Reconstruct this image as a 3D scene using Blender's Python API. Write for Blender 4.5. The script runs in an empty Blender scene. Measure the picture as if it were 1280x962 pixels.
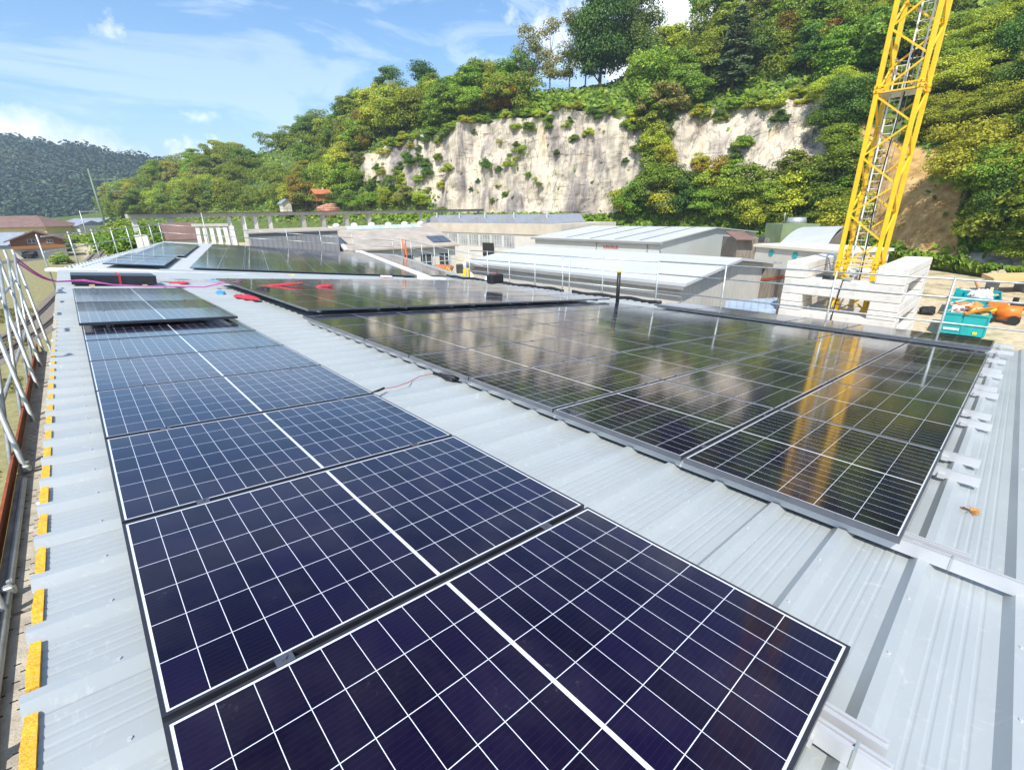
import bpy, math, random
import numpy as np
from mathutils import Matrix, Vector, noise as mnoise
R_ = math.radians
rng = random.Random(7)
nrg = np.random.default_rng(11)
sc = bpy.context.scene
COL = sc.collection

# ------------------------------------------------------------------ camera
CAM_R = Matrix(((0.7357133512, -0.6770714195, -0.0173250585),
                (0.2506113220, 0.2483745663, 0.9356837287),
                (-0.6292216065, -0.6927368676, 0.3524142481)))   # rows: right, up, back in world axes
EYE = Vector((0.0, 0.0, 8.0))
FPX = 578.59                       # focal length in pixels of a 1280 wide picture
cam_d = bpy.data.cameras.new('camera')
cam = bpy.data.objects.new('camera', cam_d)
COL.objects.link(cam)
cam_d.sensor_fit = 'HORIZONTAL'
cam_d.sensor_width = 36.0
cam_d.lens = FPX * 36.0 / 1280.0
cam_d.clip_start = 0.05
cam_d.clip_end = 6000
mw = CAM_R.transposed().to_4x4()
mw.translation = EYE
cam.matrix_world = mw
sc.camera = cam

# ------------------------------------------------------------------ world and sun
SUN_EL = R_(52)
SUN_XY = Vector((-0.84, -0.54)).normalized()      # horizontal direction towards the sun
world = bpy.data.worlds.new('World')
sc.world = world
world.use_nodes = True
wt = world.node_tree
for n in list(wt.nodes):
    wt.nodes.remove(n)


def wn(t, **kw):
    n = wt.nodes.new(t)
    for k, v in kw.items():
        setattr(n, k, v)
    return n


out = wn('ShaderNodeOutputWorld')
bg = wn('ShaderNodeBackground')
bg.inputs['Strength'].default_value = 0.125
sky = wn('ShaderNodeTexSky')
sky.sky_type = 'NISHITA'
sky.sun_disc = False
sky.sun_elevation = SUN_EL
sky.sun_rotation = math.atan2(SUN_XY.x, SUN_XY.y)
sky.air_density = 1.0
sky.dust_density = 0.6
sky.ozone_density = 1.5
tc = wn('ShaderNodeTexCoord')
CLOUD = (8.6, 8.8, 9.2, 1)


def wmath(op, a, b=None, clamp=False):
    n = wn('ShaderNodeMath', operation=op, use_clamp=clamp)
    for i, v in enumerate((a, b)):
        if v is None:
            continue
        if isinstance(v, (int, float)):
            n.inputs[i].default_value = v
        else:
            wt.links.new(v, n.inputs[i])
    return n.outputs[0]


def pix_dir(px, py):
    v = Vector(((px - 640) / FPX, -(py - 481) / FPX, -1.0))
    return (CAM_R.transposed() @ v).normalized()


nz = wn('ShaderNodeTexNoise')
nz.inputs['Scale'].default_value = 16
nz.inputs['Detail'].default_value = 7
nz.inputs['Roughness'].default_value = 0.6
wt.links.new(tc.outputs['Generated'], nz.inputs['Vector'])
nzs = wn('ShaderNodeTexNoise')
nzs.inputs['Scale'].default_value = 60
nzs.inputs['Detail'].default_value = 6
nzs.inputs['Roughness'].default_value = .65
wt.links.new(tc.outputs['Generated'], nzs.inputs['Vector'])
mask = None
# cumulus banks: a direction in the sky, radius across, radius up, strength
for (px, py, rx, rz, s) in ((20, 184, .10, .042, 1.0), (150, 196, .05, .02, .7), (232, 190, .026, .022, 1.0), (262, 186, .03, .02, .9),
                            (138, 36, .024, .016, .5), (252, 147, .026, .013, .6), (840, 0, .05, .05, .9), (960, 10, .3, .16, 1.0), (-90, 175, .10, .05, 1.0),
                            (1500, 60, .5, .25, 1.0)):
    d = pix_dir(px, py)
    sub = wn('ShaderNodeVectorMath', operation='SUBTRACT')
    wt.links.new(tc.outputs['Generated'], sub.inputs[0])
    sub.inputs[1].default_value = d
    scl = wn('ShaderNodeVectorMath', operation='MULTIPLY')
    wt.links.new(sub.outputs[0], scl.inputs[0])
    scl.inputs[1].default_value = (1 / rx, 1 / rx, 1 / rz)
    ln = wn('ShaderNodeVectorMath', operation='LENGTH')
    wt.links.new(scl.outputs[0], ln.inputs[0])
    base = wmath('SUBTRACT', 1.0 if rx < .06 else 1.25, ln.outputs['Value'])
    add = wmath('ADD', base, wmath('MULTIPLY', wmath('SUBTRACT', (nzs if rx < .06 else nz).outputs[0], 0.5), 3.4 if rx < .06 else 2.3))
    m = wmath('MULTIPLY', wmath('MULTIPLY', add, .9 if rx < .06 else 1.3, True), s)
    mask = m if mask is None else wmath('MAXIMUM', mask, m)
# thin high streaks
mp = wn('ShaderNodeMapping')
mp.inputs['Rotation'].default_value = (0.25, 0.1, 0.55)
mp.inputs['Scale'].default_value = (1.3, 5.0, 9.0)
wt.links.new(tc.outputs['Generated'], mp.inputs['Vector'])
nz2 = wn('ShaderNodeTexNoise')
nz2.inputs['Scale'].default_value = 1.6
nz2.inputs['Detail'].default_value = 8
nz2.inputs['Roughness'].default_value = 0.62
nz2.inputs['Distortion'].default_value = 0.7
wt.links.new(mp.outputs[0], nz2.inputs['Vector'])
st = wmath('MULTIPLY', wmath('SUBTRACT', nz2.outputs[0], 0.47), 2.0, True)
st = wmath('MINIMUM', st, 0.20)
mask = wmath('MAXIMUM', mask, st)
mixc = wn('ShaderNodeMix', data_type='RGBA')
wt.links.new(mask, mixc.inputs['Factor'])
hs = wn('ShaderNodeHueSaturation')
hs.inputs['Saturation'].default_value = 1.2
hs.inputs['Value'].default_value = 1.15
wt.links.new(sky.outputs[0], hs.inputs['Color'])
wt.links.new(hs.outputs[0], mixc.inputs['A'])
mixc.inputs['B'].default_value = CLOUD
wt.links.new(mixc.outputs['Result'], bg.inputs['Color'])
wt.links.new(bg.outputs[0], out.inputs['Surface'])

sl = bpy.data.lights.new('sun', 'SUN')
sl.energy = 4.2
sl.angle = R_(1.0)
sl.color = (1.0, 0.955, 0.88)
so = bpy.data.objects.new('sun', sl)
COL.objects.link(so)
to_sun = Vector((SUN_XY.x * math.cos(SUN_EL), SUN_XY.y * math.cos(SUN_EL), math.sin(SUN_EL)))
so.rotation_euler = to_sun.to_track_quat('Z', 'Y').to_euler()
so.location = (0, 0, 60)

sc.view_settings.view_transform = 'Standard'
sc.view_settings.look = 'None'
sc.view_settings.gamma = 1.0
sc.view_settings.exposure = 0.62
sc.view_settings.use_curve_mapping = False
sc.cycles.max_bounces = 6
sc.cycles.diffuse_bounces = 3
sc.cycles.glossy_bounces = 3
sc.cycles.transmission_bounces = 3
sc.cycles.transparent_max_bounces = 4
sc.cycles.caustics_reflective = False
sc.cycles.caustics_refractive = False

# ------------------------------------------------------------------ frames and helpers
MR = Matrix(((0.9938399343, -0.0012383535, 0.1108181009),
             (0.0, 0.9999375694, 0.0111739523),
             (-0.1108250198, -0.0111051200, 0.9937778883)))
CR = Vector((-0.00581883, -1.25709151, 1.21849482))      # the eye in roof coordinates
FA = MR.to_4x4()
FA.translation = EYE - MR @ CR                            # roof frame of the near hall -> world


def W(u, v, h=0.0):
    return FA @ Vector((u, v, h))


_o = W(-.25, 20.6, -.1)
_a, _e, _s = R_(14.5), R_(.7), R_(6.3)
_vB = Vector((math.sin(_a) * math.cos(_e), math.cos(_a) * math.cos(_e), math.sin(_e)))
_uB = Vector((math.cos(_a) * math.cos(_s), -math.sin(_a) * math.cos(_s), -math.sin(_s)))
_nB = _uB.cross(_vB).normalized()
_vB = _nB.cross(_uB)
FB = Matrix((_uB, _vB, _nB)).transposed().to_4x4()
FB.translation = _o                                       # roof frame of the far hall (turned 14.5 degrees)


def WB(u, v, h=0.0):
    return FB @ Vector((u, v, h))


FH = Vector((0.67235729, 0.74022678, 0.0))


def ray(px, py):
    return CAM_R.transposed() @ Vector(((px - 640) / FPX, -(py - 481) / FPX, -1.0))


def at(px, py, d):
    w = ray(px, py)
    return EYE + w * (d / w.dot(FH))


def onz(px, py, z):
    w = ray(px, py)
    return EYE + w * ((z - 8.0) / w.z)


def onx(px, py, X):
    w = ray(px, py)
    return EYE + w * (X / w.x)


def srgb(r, g, b):
    f = lambda c: c / 12.92 if c <= .04045 else ((c + .055) / 1.055) ** 2.4
    return (f(r / 255), f(g / 255), f(b / 255))


# ------------------------------------------------------------------ materials
MATS = {}


def nodes_of(name):
    m = bpy.data.materials.new(name)
    m.use_nodes = True
    nt = m.node_tree
    return m, nt, nt.nodes['Principled BSDF']


def mth(nt, op, a, b=None, c=None, clamp=False):
    n = nt.nodes.new('ShaderNodeMath')
    n.operation = op
    n.use_clamp = clamp
    for i, v in enumerate((a, b, c)):
        if v is None:
            continue
        if isinstance(v, (int, float)):
            n.inputs[i].default_value = v
        else:
            nt.links.new(v, n.inputs[i])
    return n.outputs[0]


def mixrgb(nt, fac, a, b, blend='MIX'):
    n = nt.nodes.new('ShaderNodeMix')
    n.data_type = 'RGBA'
    n.blend_type = blend
    for key, v in (('Factor', fac), ('A', a), ('B', b)):
        if isinstance(v, (int, float)):
            n.inputs[key].default_value = v
        elif isinstance(v, tuple):
            n.inputs[key].default_value = (*v[:3], 1)
        else:
            nt.links.new(v, n.inputs[key])
    return n.outputs['Result']


def noise_tex(nt, scale, detail=5, rough=.55, coord='Object', stretch=None, dist=0.0):
    t = nt.nodes.new('ShaderNodeTexCoord')
    n = nt.nodes.new('ShaderNodeTexNoise')
    n.inputs['Scale'].default_value = scale
    n.inputs['Detail'].default_value = detail
    n.inputs['Roughness'].default_value = rough
    n.inputs['Distortion'].default_value = dist
    if stretch:
        mpn = nt.nodes.new('ShaderNodeMapping')
        mpn.inputs['Scale'].default_value = stretch
        nt.links.new(t.outputs[coord], mpn.inputs['Vector'])
        nt.links.new(mpn.outputs[0], n.inputs['Vector'])
    else:
        nt.links.new(t.outputs[coord], n.inputs['Vector'])
    return n.outputs[0]


def ramp(nt, fac, stops):
    r = nt.nodes.new('ShaderNodeValToRGB')
    e = r.color_ramp.elements
    while len(e) < len(stops):
        e.new(0.5)
    for el, (p, c) in zip(e, stops):
        el.position = p
        el.color = (*c[:3], 1)
    nt.links.new(fac, r.inputs[0])
    return r.outputs[0]


def bump(nt, p, h, strength, dist=.02):
    b = nt.nodes.new('ShaderNodeBump')
    b.inputs['Strength'].default_value = strength
    b.inputs['Distance'].default_value = dist
    nt.links.new(h, b.inputs['Height'])
    nt.links.new(b.outputs[0], p.inputs['Normal'])


def mat(name, col, rough=.6, metal=0.0, var=.12, scale=3.0, bmp=0.0, bscale=30.0, spec=.5, dirt=None, stretch=None):
    """plain procedural surface: base colour broken up by two noises, optional dirt colour and bump"""
    if name in MATS:
        return MATS[name]
    m, nt, p = nodes_of(name)
    n1 = noise_tex(nt, scale, stretch=stretch)
    lo = tuple(c * (1 - var) for c in col)
    hi = tuple(min(1, c * (1 + var)) for c in col)
    c = ramp(nt, n1, ((.3, lo), (.7, hi)))
    if dirt:
        n2 = noise_tex(nt, scale * 2.7, 7, .65, stretch=stretch)
        f = mth(nt, 'MULTIPLY', mth(nt, 'SUBTRACT', n2, .48), dirt[1], clamp=True)
        c = mixrgb(nt, f, c, dirt[0])
    nt.links.new(c, p.inputs['Base Color'])
    p.inputs['Metallic'].default_value = metal
    p.inputs['Specular IOR Level'].default_value = spec
    rr = mth(nt, 'ADD', mth(nt, 'MULTIPLY', n1, .2), rough - .1, clamp=True)
    nt.links.new(rr, p.inputs['Roughness'])
    if bmp:
        bump(nt, p, noise_tex(nt, bscale, 6, .6, stretch=stretch), bmp)
    MATS[name] = m
    return m


def mat_cells():
    m, nt, p = nodes_of('solar_cells')
    t = nt.nodes.new('ShaderNodeTexCoord')
    s = nt.nodes.new('ShaderNodeSeparateXYZ')
    nt.links.new(t.outputs['Object'], s.inputs[0])
    x, y = s.outputs[0], s.outputs[1]
    xc = mth(nt, 'SUBTRACT', mth(nt, 'ABSOLUTE', mth(nt, 'SUBTRACT', x, LP / 2)), .0065)
    cx = (LP / 2 - .0185 - .0065) / 9
    cy = (WP - .035) / 6
    yc = mth(nt, 'SUBTRACT', y, .0175)
    lx = mth(nt, 'LESS_THAN', mth(nt, 'PINGPONG', xc, cx / 2), .00105)
    ly = mth(nt, 'LESS_THAN', mth(nt, 'PINGPONG', yc, cy / 2), .00125)
    ctr = mth(nt, 'LESS_THAN', xc, 0.0)
    edx = mth(nt, 'GREATER_THAN', xc, cx * 9)
    edy = mth(nt, 'GREATER_THAN', mth(nt, 'ABSOLUTE', mth(nt, 'SUBTRACT', y, WP / 2)), cy * 3)
    line = mth(nt, 'MAXIMUM', mth(nt, 'MAXIMUM', lx, ly), mth(nt, 'MAXIMUM', ctr, mth(nt, 'MAXIMUM', edx, edy)))
    # fine fingers: ten thin wires per cell, along x
    bus = mth(nt, 'LESS_THAN', mth(nt, 'PINGPONG', yc, cy / 20), .00035)
    # cell to cell tone
    cmb = nt.nodes.new('ShaderNodeCombineXYZ')
    nt.links.new(mth(nt, 'FLOOR', mth(nt, 'DIVIDE', xc, cx)), cmb.inputs[0])
    nt.links.new(mth(nt, 'FLOOR', mth(nt, 'DIVIDE', yc, cy)), cmb.inputs[1])
    oi = nt.nodes.new('ShaderNodeObjectInfo')
    nt.links.new(mth(nt, 'ADD', mth(nt, 'SIGN', mth(nt, 'SUBTRACT', x, LP / 2)), oi.outputs['Random']), cmb.inputs[2])
    wnz = nt.nodes.new('ShaderNodeTexWhiteNoise')
    nt.links.new(cmb.outputs[0], wnz.inputs['Vector'])
    cell = ramp(nt, wnz.outputs['Value'], ((0, (.0040, .0022, .0130)), (1, (.0080, .0046, .0275))))
    grain = noise_tex(nt, 900, 2, .5)
    cell = mixrgb(nt, mth(nt, 'MULTIPLY', mth(nt, 'SUBTRACT', grain, .5), .5, clamp=True), cell, (.018, .015, .04))
    cell = mixrgb(nt, mth(nt, 'MULTIPLY', bus, .04), cell, (.35, .36, .4))
    c = mixrgb(nt, line, cell, (.72, .75, .82))
    # dried splash marks
    sp = noise_tex(nt, 38, 4, .6)
    zone = noise_tex(nt, 2.6, 2, .5)
    spf = mth(nt, 'MULTIPLY', mth(nt, 'MULTIPLY', mth(nt, 'SUBTRACT', sp, .6), 3.0, clamp=True), mth(nt, 'MULTIPLY', mth(nt, 'SUBTRACT', zone, .56), 6.0, clamp=True))
    c = mixrgb(nt, mth(nt, 'MULTIPLY', spf, .55), c, (.3, .32, .4))
    dust = noise_tex(nt, 1.3, 6, .7)
    c = mixrgb(nt, mth(nt, 'MULTIPLY', mth(nt, 'SUBTRACT', dust, .46), .22, clamp=True), c, (.22, .21, .22))
    nt.links.new(c, p.inputs['Base Color'])
    dn = noise_tex(nt, 5, 4, .6)
    nt.links.new(mth(nt, 'ADD', mth(nt, 'MULTIPLY', dn, .05), .060), p.inputs['Roughness'])
    p.inputs['IOR'].default_value = 1.5
    p.inputs['Specular IOR Level'].default_value = 0.0
    bn = nt.nodes.new('ShaderNodeBump')
    bn.inputs['Strength'].default_value = .03
    bn.inputs['Distance'].default_value = .01
    nt.links.new(noise_tex(nt, 1.6, 2, .4), bn.inputs['Height'])
    lw = nt.nodes.new('ShaderNodeLayerWeight')
    lw.inputs['Blend'].default_value = .5
    gl = nt.nodes.new('ShaderNodeBsdfGlossy')
    gl.inputs['Color'].default_value = (.97, .98, 1, 1)
    nt.links.new(mth(nt, 'ADD', mth(nt, 'MULTIPLY', dn, .04), .07), gl.inputs['Roughness'])
    nt.links.new(bn.outputs[0], gl.inputs['Normal'])
    fz = mth(nt, 'ADD', mth(nt, 'MULTIPLY', mth(nt, 'POWER', lw.outputs['Facing'], 3.4), .95), .008)
    mx = nt.nodes.new('ShaderNodeMixShader')
    nt.links.new(fz, mx.inputs[0])
    nt.links.new(p.outputs[0], mx.inputs[1])
    nt.links.new(gl.outputs[0], mx.inputs[2])
    nt.links.new(mx.outputs[0], nt.nodes['Material Output'].inputs['Surface'])
    return m


def mat_roof():
    m, nt, p = nodes_of('coated_steel_roof')
    n1 = noise_tex(nt, .9, 4, .5)
    n2 = noise_tex(nt, 11, 6, .65, stretch=(.35, 1.4, 1))
    c = ramp(nt, n1, ((.3, srgb(164, 171, 172)), (.7, srgb(174, 180, 180))))
    c = mixrgb(nt, mth(nt, 'MULTIPLY', mth(nt, 'SUBTRACT', n2, .5), .7, clamp=True), c, srgb(186, 193, 196))
    n3 = noise_tex(nt, 4.5, 8, .7)
    c = mixrgb(nt, mth(nt, 'MULTIPLY', mth(nt, 'SUBTRACT', n3, .6), 1.3, clamp=True), c, srgb(138, 147, 151))
    # sheet joints every third rib and a few scuffs
    tq = nt.nodes.new('ShaderNodeTexCoord')
    sq = nt.nodes.new('ShaderNodeSeparateXYZ')
    nt.links.new(tq.outputs['Object'], sq.inputs[0])
    jo = mth(nt, 'LESS_THAN', mth(nt, 'FRACT', mth(nt, 'ADD', sq.outputs[1], 10 - .42 + .061)), .005)
    c = mixrgb(nt, mth(nt, 'MULTIPLY', jo, .3), c, srgb(70, 78, 84))
    n4 = noise_tex(nt, 7, 3, .8, dist=2.5)
    c = mixrgb(nt, mth(nt, 'MULTIPLY', mth(nt, 'SUBTRACT', n4, .58), 2.4, clamp=True), c, srgb(205, 205, 198))
    n5 = noise_tex(nt, 60, 2, .5)
    c = mixrgb(nt, mth(nt, 'MULTIPLY', mth(nt, 'GREATER_THAN', n5, .76), .35), c, srgb(120, 118, 108))
    nt.links.new(c, p.inputs['Base Color'])
    nt.links.new(mth(nt, 'ADD', mth(nt, 'MULTIPLY', n2, .22), .26), p.inputs['Roughness'])
    p.inputs['Metallic'].default_value = .1
    return m


def mat_leaf(name, c1, c2, c3, trans=.36):
    """leaf clumps: every clump keeps its own tone, every tree its own share of yellow"""
    m, nt, p = nodes_of(name)
    g = nt.nodes.new('ShaderNodeNewGeometry')
    oi = nt.nodes.new('ShaderNodeObjectInfo')
    c = ramp(nt, g.outputs['Random Per Island'], ((0, c1), (.55, c2), (1, c3)))
    hv = nt.nodes.new('ShaderNodeHueSaturation')
    nt.links.new(mth(nt, 'ADD', mth(nt, 'MULTIPLY', oi.outputs['Random'], .05), .475), hv.inputs['Hue'])
    rnd2 = mth(nt, 'FRACT', mth(nt, 'MULTIPLY', oi.outputs['Random'], 17.3))
    nt.links.new(mth(nt, 'ADD', mth(nt, 'MULTIPLY', rnd2, .55), .75), hv.inputs['Value'])
    hv.inputs['Saturation'].default_value = 1.05
    nt.links.new(c, hv.inputs['Color'])
    if trans == 0:
        pn = noise_tex(nt, .012, 4, .6)
        hc = mixrgb(nt, mth(nt, 'MULTIPLY', mth(nt, 'SUBTRACT', pn, .5), 5, clamp=True), hv.outputs[0], (.10, .12, .04))
        hv2 = nt.nodes.new('ShaderNodeHueSaturation')
        nt.links.new(hc, hv2.inputs['Color'])
        hv = hv2
    nt.links.new(hv.outputs[0], p.inputs['Base Color'])
    p.inputs['Roughness'].default_value = .55
    p.inputs['Specular IOR Level'].default_value = .3
    tr = nt.nodes.new('ShaderNodeBsdfTranslucent')
    nt.links.new(hv.outputs[0], tr.inputs['Color'])
    mx = nt.nodes.new('ShaderNodeMixShader')
    mx.inputs[0].default_value = trans
    nt.links.new(p.outputs[0], mx.inputs[1])
    nt.links.new(tr.outputs[0], mx.inputs[2])
    nt.links.new(mx.outputs[0], nt.nodes['Material Output'].inputs['Surface'])
    return m


def mat_hill():
    """hillside: pale quarried rock where the attribute says rock, bare yellow earth, mossy ground elsewhere"""
    m, nt, p = nodes_of('hillside')
    at_ = nt.nodes.new('ShaderNodeAttribute')
    at_.attribute_name = 'ground_kind'
    sp = nt.nodes.new('ShaderNodeSeparateColor')
    nt.links.new(at_.outputs['Color'], sp.inputs[0])
    streak = noise_tex(nt, .2, 8, .6, stretch=(1, 1, .16), dist=.5)
    fine = noise_tex(nt, 1.1, 8, .68, stretch=(1, 1, .55))
    big = noise_tex(nt, .045, 3, .5)
    rock = ramp(nt, streak, ((.25, srgb(92, 87, 86)), (.4, srgb(140, 132, 126)), (.49, srgb(186, 175, 158)), (.6, srgb(212, 200, 176)), (.74, srgb(184, 150, 100))))
    rock = mixrgb(nt, mth(nt, 'MULTIPLY', mth(nt, 'SUBTRACT', fine, .54), 2.4, clamp=True), rock, srgb(112, 104, 100))
    rock = mixrgb(nt, mth(nt, 'MULTIPLY', mth(nt, 'SUBTRACT', big, .55), 4.0, clamp=True), rock, srgb(202, 172, 122), 'MIX')
    crack = nt.nodes.new('ShaderNodeTexVoronoi')
    crack.feature = 'DISTANCE_TO_EDGE'
    crack.inputs['Scale'].default_value = .42
    t = nt.nodes.new('ShaderNodeTexCoord')
    mpn = nt.nodes.new('ShaderNodeMapping')
    mpn.inputs['Scale'].default_value = (1, 1, .16)
    dsp = nt.nodes.new('ShaderNodeVectorMath')
    dsp.operation = 'ADD'
    nt.links.new(t.outputs['Object'], mpn.inputs[0])
    nc = nt.nodes.new('ShaderNodeTexNoise')
    nc.inputs['Scale'].default_value = .5
    nc.inputs['Detail'].default_value = 5
    nt.links.new(mpn.outputs[0], nc.inputs['Vector'])
    sc3 = nt.nodes.new('ShaderNodeVectorMath')
    sc3.operation = 'SCALE'
    sc3.inputs['Scale'].default_value = 3.0
    nt.links.new(nc.outputs['Color'], sc3.inputs[0])
    nt.links.new(mpn.outputs[0], dsp.inputs[0])
    nt.links.new(sc3.outputs[0], dsp.inputs[1])
    nt.links.new(dsp.outputs[0], crack.inputs['Vector'])
    ck = mth(nt, 'LESS_THAN', crack.outputs['Distance'], .022)
    rock = mixrgb(nt, mth(nt, 'MULTIPLY', ck, .5), rock, srgb(96, 88, 82))
    earth = ramp(nt, noise_tex(nt, .8, 8, .65), ((.3, srgb(140, 108, 66)), (.55, srgb(186, 152, 98)), (.75, srgb(206, 184, 140))))
    grass = ramp(nt, noise_tex(nt, .7, 8, .7), ((.3, (.05, .075, .018)), (.55, (.10, .14, .03)), (.75, (.19, .20, .06))))
    c = mixrgb(nt, sp.outputs[1], grass, earth)
    c = mixrgb(nt, sp.outputs[0], c, rock)
    nt.links.new(c, p.inputs['Base Color'])
    p.inputs['Roughness'].default_value = .9
    p.inputs['Specular IOR Level'].default_value = .2
    hh = mth(nt, 'ADD', mth(nt, 'MULTIPLY', fine, .8), mth(nt, 'MULTIPLY', mth(nt, 'MINIMUM', crack.outputs['Distance'], .12), 1.6))
    bump(nt, p, hh, .55, .4)
    return m


def mat_ground():
    m, nt, p = nodes_of('ground_soil')
    t = nt.nodes.new('ShaderNodeTexCoord')
    s = nt.nodes.new('ShaderNodeSeparateXYZ')
    nt.links.new(t.outputs['Object'], s.inputs[0])
    n1 = noise_tex(nt, .22, 7, .6)
    n2 = noise_tex(nt, 2.2, 7, .7)
    sand = ramp(nt, n2, ((.3, srgb(168, 150, 118)), (.6, srgb(206, 190, 160)), (.8, srgb(188, 168, 130))))
    grass = ramp(nt, n2, ((.3, (.09, .10, .025)), (.55, (.17, .175, .05)), (.75, (.27, .24, .09))))
    f = mth(nt, 'MULTIPLY', mth(nt, 'SUBTRACT', n1, .5), 7.0, clamp=True)
    # the valley left of the halls is grassland, the yard on the right is packed earth
    side = mth(nt, 'MULTIPLY', mth(nt, 'SUBTRACT', 3.0, s.outputs[0]), .5, clamp=True)
    f = mth(nt, 'MAXIMUM', mth(nt, 'MULTIPLY', f, .75), mth(nt, 'MULTIPLY', side, .72))
    nt.links.new(mixrgb(nt, f, sand, grass), p.inputs['Base Color'])
    p.inputs['Roughness'].default_value = .95
    p.inputs['Specular IOR Level'].default_value = .15
    bump(nt, p, n2, .5, .08)
    return m


LP, WP, TP, PITCH = 1.758, 1.134, .035, 1.154
M_CELL = mat_cells()
M_ROOF = mat_roof()
M_HILL = mat_hill()
M_GROUND = mat_ground()
M_FRAME = mat('panel_frame_dark', (.06, .06, .072), .35, .6, .15, 8)
M_FRAME_S = mat('panel_frame_grey', (.20, .205, .23), .38, .8, .1, 8)
M_ALU = mat('raw_aluminium', (.60, .61, .62), .42, .4, .06, 6)
M_GALV = mat('galvanised_tube', (.46, .49, .47), .45, .55, .22, 9, dirt=((.30, .28, .24), 1.2))
M_FOAM = mat('yellow_foam', (.80, .42, .03), .85, 0, .2, 30, .5, 120, .2, dirt=((.9, .72, .45), 1.6))
M_RUST = mat('red_brown_board', (.27, .075, .03), .65, 0, .3, 5, .2, 60, .3, dirt=((.14, .05, .03), 1.4))
M_DECK = mat('scaffold_plank', (.50, .45, .36), .85, .1, .28, 4, .5, 70, .3, dirt=((.20, .17, .13), 1.6))
M_BLACK = mat('black_plastic', (.014, .014, .016), .5, 0, .2, 12)
M_WHITEP = mat('white_plastic', (.78, .78, .77), .45, 0, .06, 9)
M_REDP = mat('red_fabric', (.46, .03, .05), .75, 0, .25, 20, .3, 60)
M_BLUEP = mat('blue_fabric', (.06, .27, .50), .7, 0, .2, 20, .3, 60)
M_YELP = mat('yellow_plastic', (.85, .62, .02), .5, 0, .12, 14)
M_PINK = mat('purple_rope', (.50, .10, .36), .75, 0, .3, 40, .4, 300)
M_CRANE = mat('crane_yellow', (.88, .52, .012), .42, 0, .08, 2.2, .05, 20, .5, dirt=((.50, .29, .04), 1.5))
M_CONC = mat('ballast_concrete', (.68, .655, .60), .85, 0, .08, 1.2, .25, 18, .3, dirt=((.40, .37, .32), 1.8))
M_CONC2 = mat('old_concrete', (.44, .42, .37), .88, 0, .16, .5, .3, 8, .3, dirt=((.22, .21, .18), 1.3))
M_WROOF = mat('white_sheet_roof', (.52, .54, .55), .5, 0, .05, .5, dirt=((.58, .60, .62), 1.0))
M_LWALL = mat('light_render_wall', (.56, .54, .49), .85, 0, .08, .5, .15, 8, .3, dirt=((.36, .34, .30), 1.0))
M_BEIGE = mat('beige_concrete_wall', (.54, .48, .38), .85, 0, .12, .4, .2, 8, .3, dirt=((.34, .29, .22), 1.2))
M_WARE = mat('white_cladding', (.50, .53, .51), .6, 0, .05, .4, dirt=((.55, .58, .56), .7))
M_ASB = mat('weathered_fibre_cement', (.40, .355, .30), .9, 0, .18, .8, .3, 10, .2, dirt=((.23, .20, .17), 1.7))
M_GREYCLAD = mat('grey_cladding', (.25, .25, .25), .7, 0, .12, .6)
M_GLASSW = mat('dark_window_glass', (.06, .07, .075), .12, 0, .3, 2, spec=.8)
M_PALEGL = mat('dusty_window_glass', (.30, .32, .32), .3, 0, .35, .6)
M_SKYGL = mat('roof_light_sheet', (.50, .58, .57), .3, 0, .12, 1.0)
M_FRAMEW = mat('window_frame_paint', (.58, .58, .55), .55, 0, .06, 3)
M_DARKIN = mat('dark_interior', (.02, .018, .016), .9, 0, .2, 1)
M_SAWT = mat('sawtooth_sheet', (.36, .38, .42), .42, .3, .12, .7, stretch=(4, 4, 1))
M_WOOD = mat('weathered_boards', (.23, .20, .165), .9, 0, .3, 2.2, .4, 14, .2, stretch=(5, 5, .5))
M_WOOD2 = mat('brown_boards', (.35, .15, .06), .8, 0, .25, 2, .3, 14, .2, stretch=(1, 1, 6))
M_WOOD3 = mat('brown_chalet_boards', (.22, .115, .062), .8, 0, .25, 2, .3, 14, .2, stretch=(1, 1, 6))
M_TILE = mat('orange_roof_tile', (.48, .17, .075), .85, 0, .25, 2, .4, 9, .2)
M_BROWNT = mat('brown_roof_tile', (.20, .125, .105), .85, 0, .2, .7, .3, 6, .2)
M_GREYT = mat('grey_roof_sheet', (.26, .29, .34), .6, 0, .15, .5)
M_YWALL = mat('yellow_render', (.72, .56, .25), .85, 0, .06, .4)
M_CREAM = mat('cream_render', (.66, .62, .52), .85, 0, .07, .4)
M_TEAL = mat('teal_paint', (.012, .36, .37), .42, 0, .14, 1.6, .06, 14, .5, dirt=((.05, .22, .22), .8))
M_ORANGE = mat('orange_paint', (.78, .19, .02), .45, 0, .15, 3)
M_TIMBER = mat('raw_timber', (.62, .43, .20), .8, 0, .2, 3, stretch=(1, 5, 5))
M_RUBBER = mat('rubber', (.018, .018, .018), .8, 0, .2, 6)
M_RAIL = mat('rusty_rail', (.095, .065, .05), .6, .4, .2, 2)
M_BALLAST = mat('rail_ballast', (.22, .19, .155), .95, 0, .35, 5, .8, 12, .1)
M_ASPH = mat('asphalt_grey', (.13, .125, .115), .92, 0, .16, .5, .4, 40, .2)
M_PAVE = mat('pale_paving', (.47, .44, .385), .9, 0, .12, .6, .3, 20, .2)
M_YLINE = mat('yellow_road_paint', (.75, .55, .05), .7, 0, .15, 3)
M_PATH = mat('pale_gravel', (.56, .48, .35), .95, 0, .12, 1.2, .4, 15, .1)
M_ROCK = mat('boulder_rock', (.50, .42, .29), .9, 0, .25, .8, .8, 4, .2, dirt=((.24, .19, .12), 2.0))
M_MASTG = mat('green_mast_paint', (.15, .20, .13), .6, .2, .2, 1)
M_BARK = mat('bark', (.13, .10, .07), .9, 0, .3, 2, .6, 9, .15)
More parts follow.
